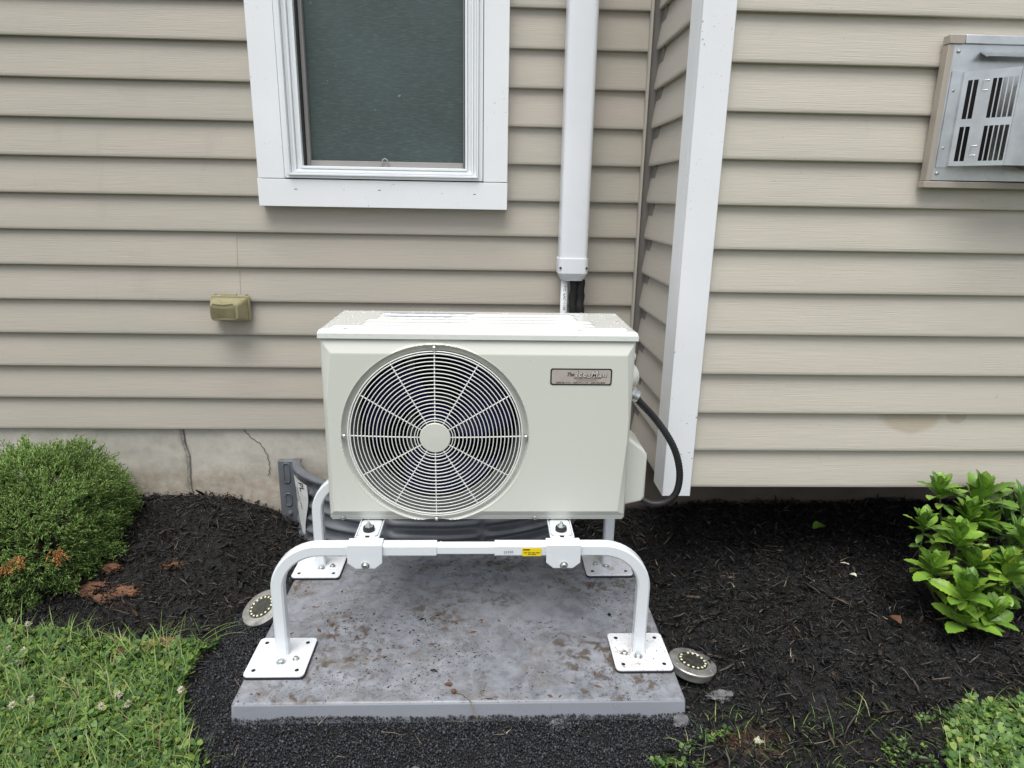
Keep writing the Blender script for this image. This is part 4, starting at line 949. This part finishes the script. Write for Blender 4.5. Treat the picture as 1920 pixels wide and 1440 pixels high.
def leafmesh(L, W, bend=.5, fold=.25, n=11, serr=.0, wob=0):
    """leaf along +x, up +z; returns V (n*5,3), mid attribute, F quads"""
    t = np.linspace(0, 1, n); w = W*.5*np.sin(math.pi*np.clip(t**1.25*.94+.03, 0, 1))**.85*1.05+W*.03
    w *= 1+serr*np.where(np.arange(n) % 2 == 0, 1, -1)*(t > .3); w[0] = W*.06; w[-1] = W*.03
    a = bend*t; xx = np.concatenate([[0], np.cumsum(np.cos(a[:-1]+bend/(2*n)))])*L/(n-1); zz_ = -np.concatenate([[0], np.cumsum(np.sin(a[:-1]+bend/(2*n)))])*L/(n-1)
    V = []; mid = []
    for i in range(n):
        for s, m_ in ((-1, 0), (-.5, 0), (0, .75), (.5, 0), (1, 0)):
            V.append((xx[i], s*w[i], zz_[i]+abs(s)*w[i]*fold+wob*math.sin(i*1.7+s*3)*w[i])); mid.append(m_)
    F = [(i*5+j, (i+1)*5+j, (i+1)*5+j+1, i*5+j+1) for i in range(n-1) for j in range(4)]
    return np.array(V), np.array(mid), np.array(F)
def loose_leaf(x, y, L, W, th, tilt, m, label, bend=.8):
    V, mid, F = leafmesh(L, W, bend, .35, wob=.1); R = np.array(Matrix.Rotation(th, 3, 'Z') @ Matrix.Rotation(tilt, 3, 'Y'))
    V = V @ R.T+np.array([x, y, float(H(x, y))+.016]); o = fast_mesh('fallen_leaf', V, F, m, attrs={'mid': mid}, smooth=True); tag(o, label, 'leaf', 'loose leaves on the mulch')
loose_leaf(1.005, -.195, .045, .034, .3, -.5, M['leaf'], 'round green fallen leaf on mulch under the right wall')
loose_leaf(1.000, -.372, .046, .010, .05, .05, M['petal'], 'pale curved slender fallen leaf in the middle of the right mulch bed')
loose_leaf(1.005, -.650, .032, .024, 1.8, -.3, M['brownleaf'], 'curled brown fallen leaf in front of the green leafy shrub', .5)
loose_leaf(1.01, -.44, .022, .016, 2.2, -.4, M['petal'], 'small crumpled tan leaf on mulch below the pale slender leaf', 1.2)
loose_leaf(.48, -.215, .024, .016, 1.0, 0, M['brownleaf'], 'small brown fallen leaf on mulch right of the pad rear corner', .6)
loose_leaf(-.085, -.838, .018, .010, .1, 0, M['brownleaf'], 'little brown leaf on the front of the gray pad', .3)
bpy.data.objects['fallen_leaf.005'].location.z = (pz+.003)-(float(H(-.085, -.838))+.016)
# dry flower stalk lying over the pad edge
mb = MB().tube([(-.062, -.862, pz+.003), (-.045, -.868, pz+.004), (-.030, -.885, pz+.003), (-.018, -.898, pz-.022), (-.014, -.905, pz-.034)], .0010, 6)
ds = mb.build('dry_flower_stalk', M['straw'], smooth=True); tag(ds, 'thin dry flower stalk lying over the front edge of the pad', 'stalk')
blob_ = MB(); blob(blob_, (-.064, -.861, pz+.005), .0055, .005, .0045, 10, 7); blob_.build('seed_head', M['brownleaf'], ds)
FLW = ['in the middle of the left grass, biggest of its cluster', 'just right of the biggest blossom in the left grass', 'near the left picture edge in the upper grass', 'browning low in the grass towards the left picture edge', 'halfway down the grass near the left picture edge', 'just below left of the biggest blossom cluster', 'on the left picture edge near the top of the grass', 'on the left picture edge lower down the grass', 'closest to the black grit and the pad', 'at the mulch edge in the far upper left of the grass']
for i, (x, y) in enumerate([(-.749, -.844), (-.723, -.862), (-1.03, -.705), (-.917, -.856), (-1.018, -.743), (-.765, -.880), (-1.075, -.69), (-.944, -.871), (-.631, -.83), (-1.09, -.60)]):
    g_ = np.random.default_rng(100+i); n = 46; t = np.arange(n); ph = np.arccos(1-1.6*(t+.5)/n); th = t*2.4
    d_ = np.stack([np.sin(ph)*np.cos(th), np.sin(ph)*np.sin(th), np.cos(ph)], -1); c = np.array([x, y, float(H(x, y))+.028])
    s = np.cross(d_, [0, 0, 1.]); s /= np.linalg.norm(s, axis=1)[:, None]+1e-9; l = g_.uniform(.006, .010, n)[:, None]
    V = np.stack([c+d_*.0015, c+d_*l*.7+s*.0011, c+d_*l, c+d_*l*.7-s*.0011], 1).reshape(-1, 3)
    o = fast_mesh('clover_flower', V, (np.arange(n)*4)[:, None]+np.arange(4)[None], M['petal']); tag(o, 'small white clover blossom '+FLW[i], 'flower', 'white clover blossoms in the left grass')

# ------------------------------------------------------------ evergreen shrub on the left
def evergreen():
    root = empty('evergreen_shrub', (-1.255, -.29, float(H(-1.255, -.29))), 'low rounded feathery evergreen shrub with some orange dead tips', 'shrub')
    g_ = np.random.default_rng(77); VS = []
    C = np.array([-1.255, -.275, -.215])
    def spray(base, out, L, store):
        """flat frond: axis with alternating side twigs, each a thin double cone spike"""
        out = out/np.linalg.norm(out); side = np.cross(out, g_.normal(size=3)); side /= np.linalg.norm(side)
        up = np.cross(side, out); k = g_.integers(6, 9); P0 = []; 
        for j in range(k):
            t = (j+.5)/k; a = base+out*L*t+up*(.10*L*t*t); sg = 1 if j % 2 else -1
            dir_ = out*.72+side*sg*g_.uniform(.5, .85)+up*g_.normal(0, .15); dir_ /= np.linalg.norm(dir_); P0.append((a, dir_, L*(.42-.18*t)*g_.uniform(.8, 1.2)))
            if t < .8: b = a+dir_*P0[-1][2]*.45; d2 = out*.9+side*sg*.1+g_.normal(0, .15, 3); P0.append((b, d2/np.linalg.norm(d2), L*.18))
        P0.append((base, out, L*.55)); P0.append((base+out*L*.5, out+up*.1, L*.55))
        store += P0
    n = 0
    while n < 4000:
        d = g_.normal(size=3); d /= np.linalg.norm(d)
        if d[2] < -.45: continue
        lump = 1+.17*vnoise(d[0]*3+5, d[1]*3+d[2]*2, 90)+.10*vnoise(d[0]*7, d[2]*7+d[1]*5, 91)
        rad = np.array([.208, .232, .208])*lump
        if d[2] > .6: rad = rad*1.03
        depth = g_.uniform(.62, 1.0)**.4
        p = C+d*rad*depth
        if p[1] > -.015 or p[2] < H(p[0], p[1])+.005: continue
        o = d*np.array([1, 1, .9])+np.array([0, 0, .30])+g_.normal(0, .35, 3)
        spray(p, o, g_.uniform(.030, .060), VS); n += 1
    DS = [[], []]
    for ci, cl in enumerate(([(-1.160, -.480, -.160), (-1.175, -.485, -.165), (-1.190, -.485, -.172), (-1.150, -.478, -.155)], [(-1.090, -.452, -.158), (-1.080, -.45, -.165)])):
        for cx_ in cl:
            for q in range(4): spray(np.array(cx_)+g_.normal(0, .005, 3)+[0, -.016, 0], np.array([g_.normal(0, .5), -.45, -.6+g_.normal(0, .3)]), .032, DS[ci])
    def mk(S, m, name, parent):
        A = np.array([s[0] for s in S]); D_ = np.array([s[1] for s in S]); L = np.array([s[2] for s in S])[:, None]; n = len(S)
        s1 = np.cross(D_, g_.normal(size=(n, 3))); s1 /= np.linalg.norm(s1, axis=1)[:, None]; s2 = np.cross(D_, s1); w_ = .00135*g_.uniform(.8, 1.3, (n, 1))
        m_ = A+D_*L*.45; V = [A]
        for c_, s_ in ((1, 0), (-.5, .87), (-.5, -.87)): V.append(m_+s1*w_*c_+s2*w_*s_)
        V.append(A+D_*L); V = np.stack(V, 1).reshape(-1, 3)
        F = np.array([(0, 2, 1), (0, 3, 2), (0, 1, 3), (4, 1, 2), (4, 2, 3), (4, 3, 1)])
        return fast_mesh(name, V, ((np.arange(n)*5)[:, None, None]+F[None]).reshape(-1, 3), m, parent)
    mk(VS, M['juniper'], 'crown', root); mk(DS[0], M['deadfol'], 'dead_tips', root)['label'] = 'wider orange brown dead spray'; mk(DS[1], M['deadfol'], 'dead_tips', root)['label'] = 'small orange brown dead spray'
    tr = MB(); b0 = np.array([-1.255, -.29, float(H(-1.255, -.29))-.02]); tr.tube([b0, b0+[0, 0, .06], b0+[.01, 0, .1]], .012, 8)
    for q in range(16):
        d = g_.normal(size=3); d[2] = abs(d[2])*.8+.15; d /= np.linalg.norm(d); e_ = C+d*np.array([.15, .14, .13])
        if e_[1] > -.03: continue
        tr.tube([b0+[0, 0, .05], (b0+[0, 0, .05]+e_)/2+[0, 0, .015], e_], .003, 5, scale=[1.3, .9, .4])
    tr.build('trunk', M['bark'], root, smooth=True)
evergreen()

# ------------------------------------------------------------ leafy plants on the right
def leafy(name, label, rosettes, base, mat_, Ls, ar, nl, seed, group):
    root = empty(name, (base[0], base[1], float(H(*base[:2]))), label, 'plant', group)
    g_ = np.random.default_rng(seed); VV, MM, FF = [], [], []; nv = 0; st_ = MB(); up = Vector((0, 0, 1))
    def leaf(p, az_, elev, L, W, bend):
        nonlocal nv
        V, mid, F = leafmesh(L, W, bend, g_.uniform(.15, .4), 19, .08, .05)
        Rm = Matrix.Rotation(az_, 3, 'Z') @ Matrix.Rotation(-elev, 3, 'Y') @ Matrix.Rotation(g_.normal(0, .25), 3, 'X')
        VV.append(V @ np.array(Rm).T+np.array(p)); MM.append(mid); FF.append(F+nv); nv += len(V)
    for (x, y, z, s, lean) in rosettes:
        top_ = np.array([x, y, z]); b = np.array([base[0]+g_.normal(0, .03), base[1]+g_.normal(0, .02), float(H(*base[:2]))-.01])
        mid_ = b*.45+top_*.55+np.array([(x-base[0])*.25, (y-base[1])*.25, -.01])
        P = catmull(np.array([b, mid_, top_]), 8); st_.tube(P, .0022, 6, scale=np.linspace(1.3, .8, len(P)))
        ax = (P[-1]-P[-5]); ax /= np.linalg.norm(ax)
        for j in range(nl):
            t = j/(nl-1); az_ = j*2.39996+g_.normal(0, .2)+seed
            elev = math.radians(84-58*t**1.5+g_.normal(0, 9)); L = Ls*s*(.62+.46*t**.6)*g_.uniform(.88, 1.1)
            leaf(top_-ax*(.026*t*s), az_, elev, L, L*ar*g_.uniform(.9, 1.1), .25+.45*t+g_.normal(0, .1))
        for j in range(11):    # leaves down the stem
            k = len(P)-3-j*2
            if k < 6: break
            if P[k][2] < H(P[k][0], P[k][1])+.08: continue
            for q in range(2):
                L = Ls*min(s, 1.2)*g_.uniform(.5, .85); leaf(P[k], g_.uniform(0, 6.28), g_.uniform(-.2, .5), L, L*ar, .8)
    fast_mesh('foliage', np.vstack(VV), np.vstack(FF), mat_, root, {'mid': np.concatenate(MM)}, smooth=True)
    st_.build('stem', M['stem'], root, smooth=True)
leafy('leafy_shrub', 'bushy glossy green plant with whorls of toothed broad leaves by the right wall',
      [(1.185, -0.56, -0.010, 1.05, 0), (1.165, -0.64, -0.100, 1.05, 0), (1.200, -0.68, -0.210, 1.1, 0), (1.295, -0.62, -0.045, 1.2, 0), (1.256, -0.50, 0.009, 1.65, 0), (1.131, -0.52, 0.036, 1.05, 0), (1.065, -0.58, -0.024, 0.95, 0), (1.136, -0.61, -0.048, 1.20, 0), (1.073, -0.63, -0.114, 1.10, 0), (1.124, -0.69, -0.145, 1.30, 0), (1.228, -0.66, -0.105, 1.30, 0), (1.127, -0.70, -0.212, 1.25, 0), (1.248, -0.54, -0.037, 1.20, 0), (1.200, -0.60, -0.107, 0.95, 0), (1.243, -0.62, -0.206, 1.00, 0)],
      (1.20, -.585), M['leaf'], .060, .41, 18, 3, 'leafy plants by the right wall')
leafy('leafy_shrub', 'narrow leaved green plant at the right edge of the picture behind the bushy one',
      [(1.322, -0.56, -0.079, 1.00, 0), (1.351, -0.52, -0.003, 1.00, 0), (1.331, -0.62, -0.206, 1.10, 0), (1.390, -0.55, -0.069, 1.10, 0), (1.332, -0.50, -0.035, 0.90, 0)],
      (1.37, -.53), M['leafn'], .085, .22, 14, 6, 'leafy plants by the right wall')

# ------------------------------------------------------------ water drops on the lid, panel and stand
def drops():
    g_ = np.random.default_rng(50); V = []; F = []; nv = 0; P = []
    for i in range(620):
        x = g_.uniform(XL+.004, XR-.004); y = g_.uniform(-.655, -.425)
        if g_.uniform() > .35+.65*(x < -.2): continue
        ix = int((x-lx[0])/(lx[1]-lx[0])); iy = int((y-ly[0])/(ly[1]-ly[0])); P.append(((x, y, top[ix, iy]-.0001), (0, 0, 1), g_.lognormal(math.log(.0017), .4)))
    for i in range(60): P.append(((g_.uniform(XL+.01, XR-.01), -.6625, g_.uniform(.438, .445)), (0, -1, 0), g_.uniform(.0006, .0013)))
    for i in range(110):
        x, z = g_.uniform(-.32, .29), g_.uniform(.055, .40)
        if math.hypot(x-FC[0], z-FC[1]) < .2 or (g_.uniform() < .5 and z < .35): continue
        P.append(((x, -.6660, z), (0, -1, 0), g_.uniform(.0005, .0012)))
    for i in range(70): P.append(((g_.uniform(-.35, .25), -.745+g_.uniform(-.007, .007), .0150), (0, 0, 1), g_.uniform(.0006, .0014)))
    for c_, nm, r in P:
        nmv = Vector(nm); a = nmv.orthogonal().normalized(); b = nmv.cross(a); m = 8
        for rr_, hh in ((1, 0), (.75, .42), (.35, .6)):
            for k in range(m): t = 2*math.pi*k/m; V.append(tuple(Vector(c_)+(a*math.cos(t)+b*math.sin(t))*r*rr_+nmv*r*hh))
        V.append(tuple(Vector(c_)+nmv*r*.66)); 
        for q in range(2):
            for k in range(m): F.append((nv+q*m+k, nv+q*m+(k+1) % m, nv+(q+1)*m+(k+1) % m, nv+(q+1)*m+k))
        for k in range(m): F.append((nv+2*m+k, nv+2*m+(k+1) % m, nv+3*m))
        nv += 3*m+1
    o = MB().add(V, F).build('water_drops', M['drop'], smooth=True); tag(o, 'clear rain drops beaded on the cream unit and white bars', 'water drops', kind='stuff')
drops()
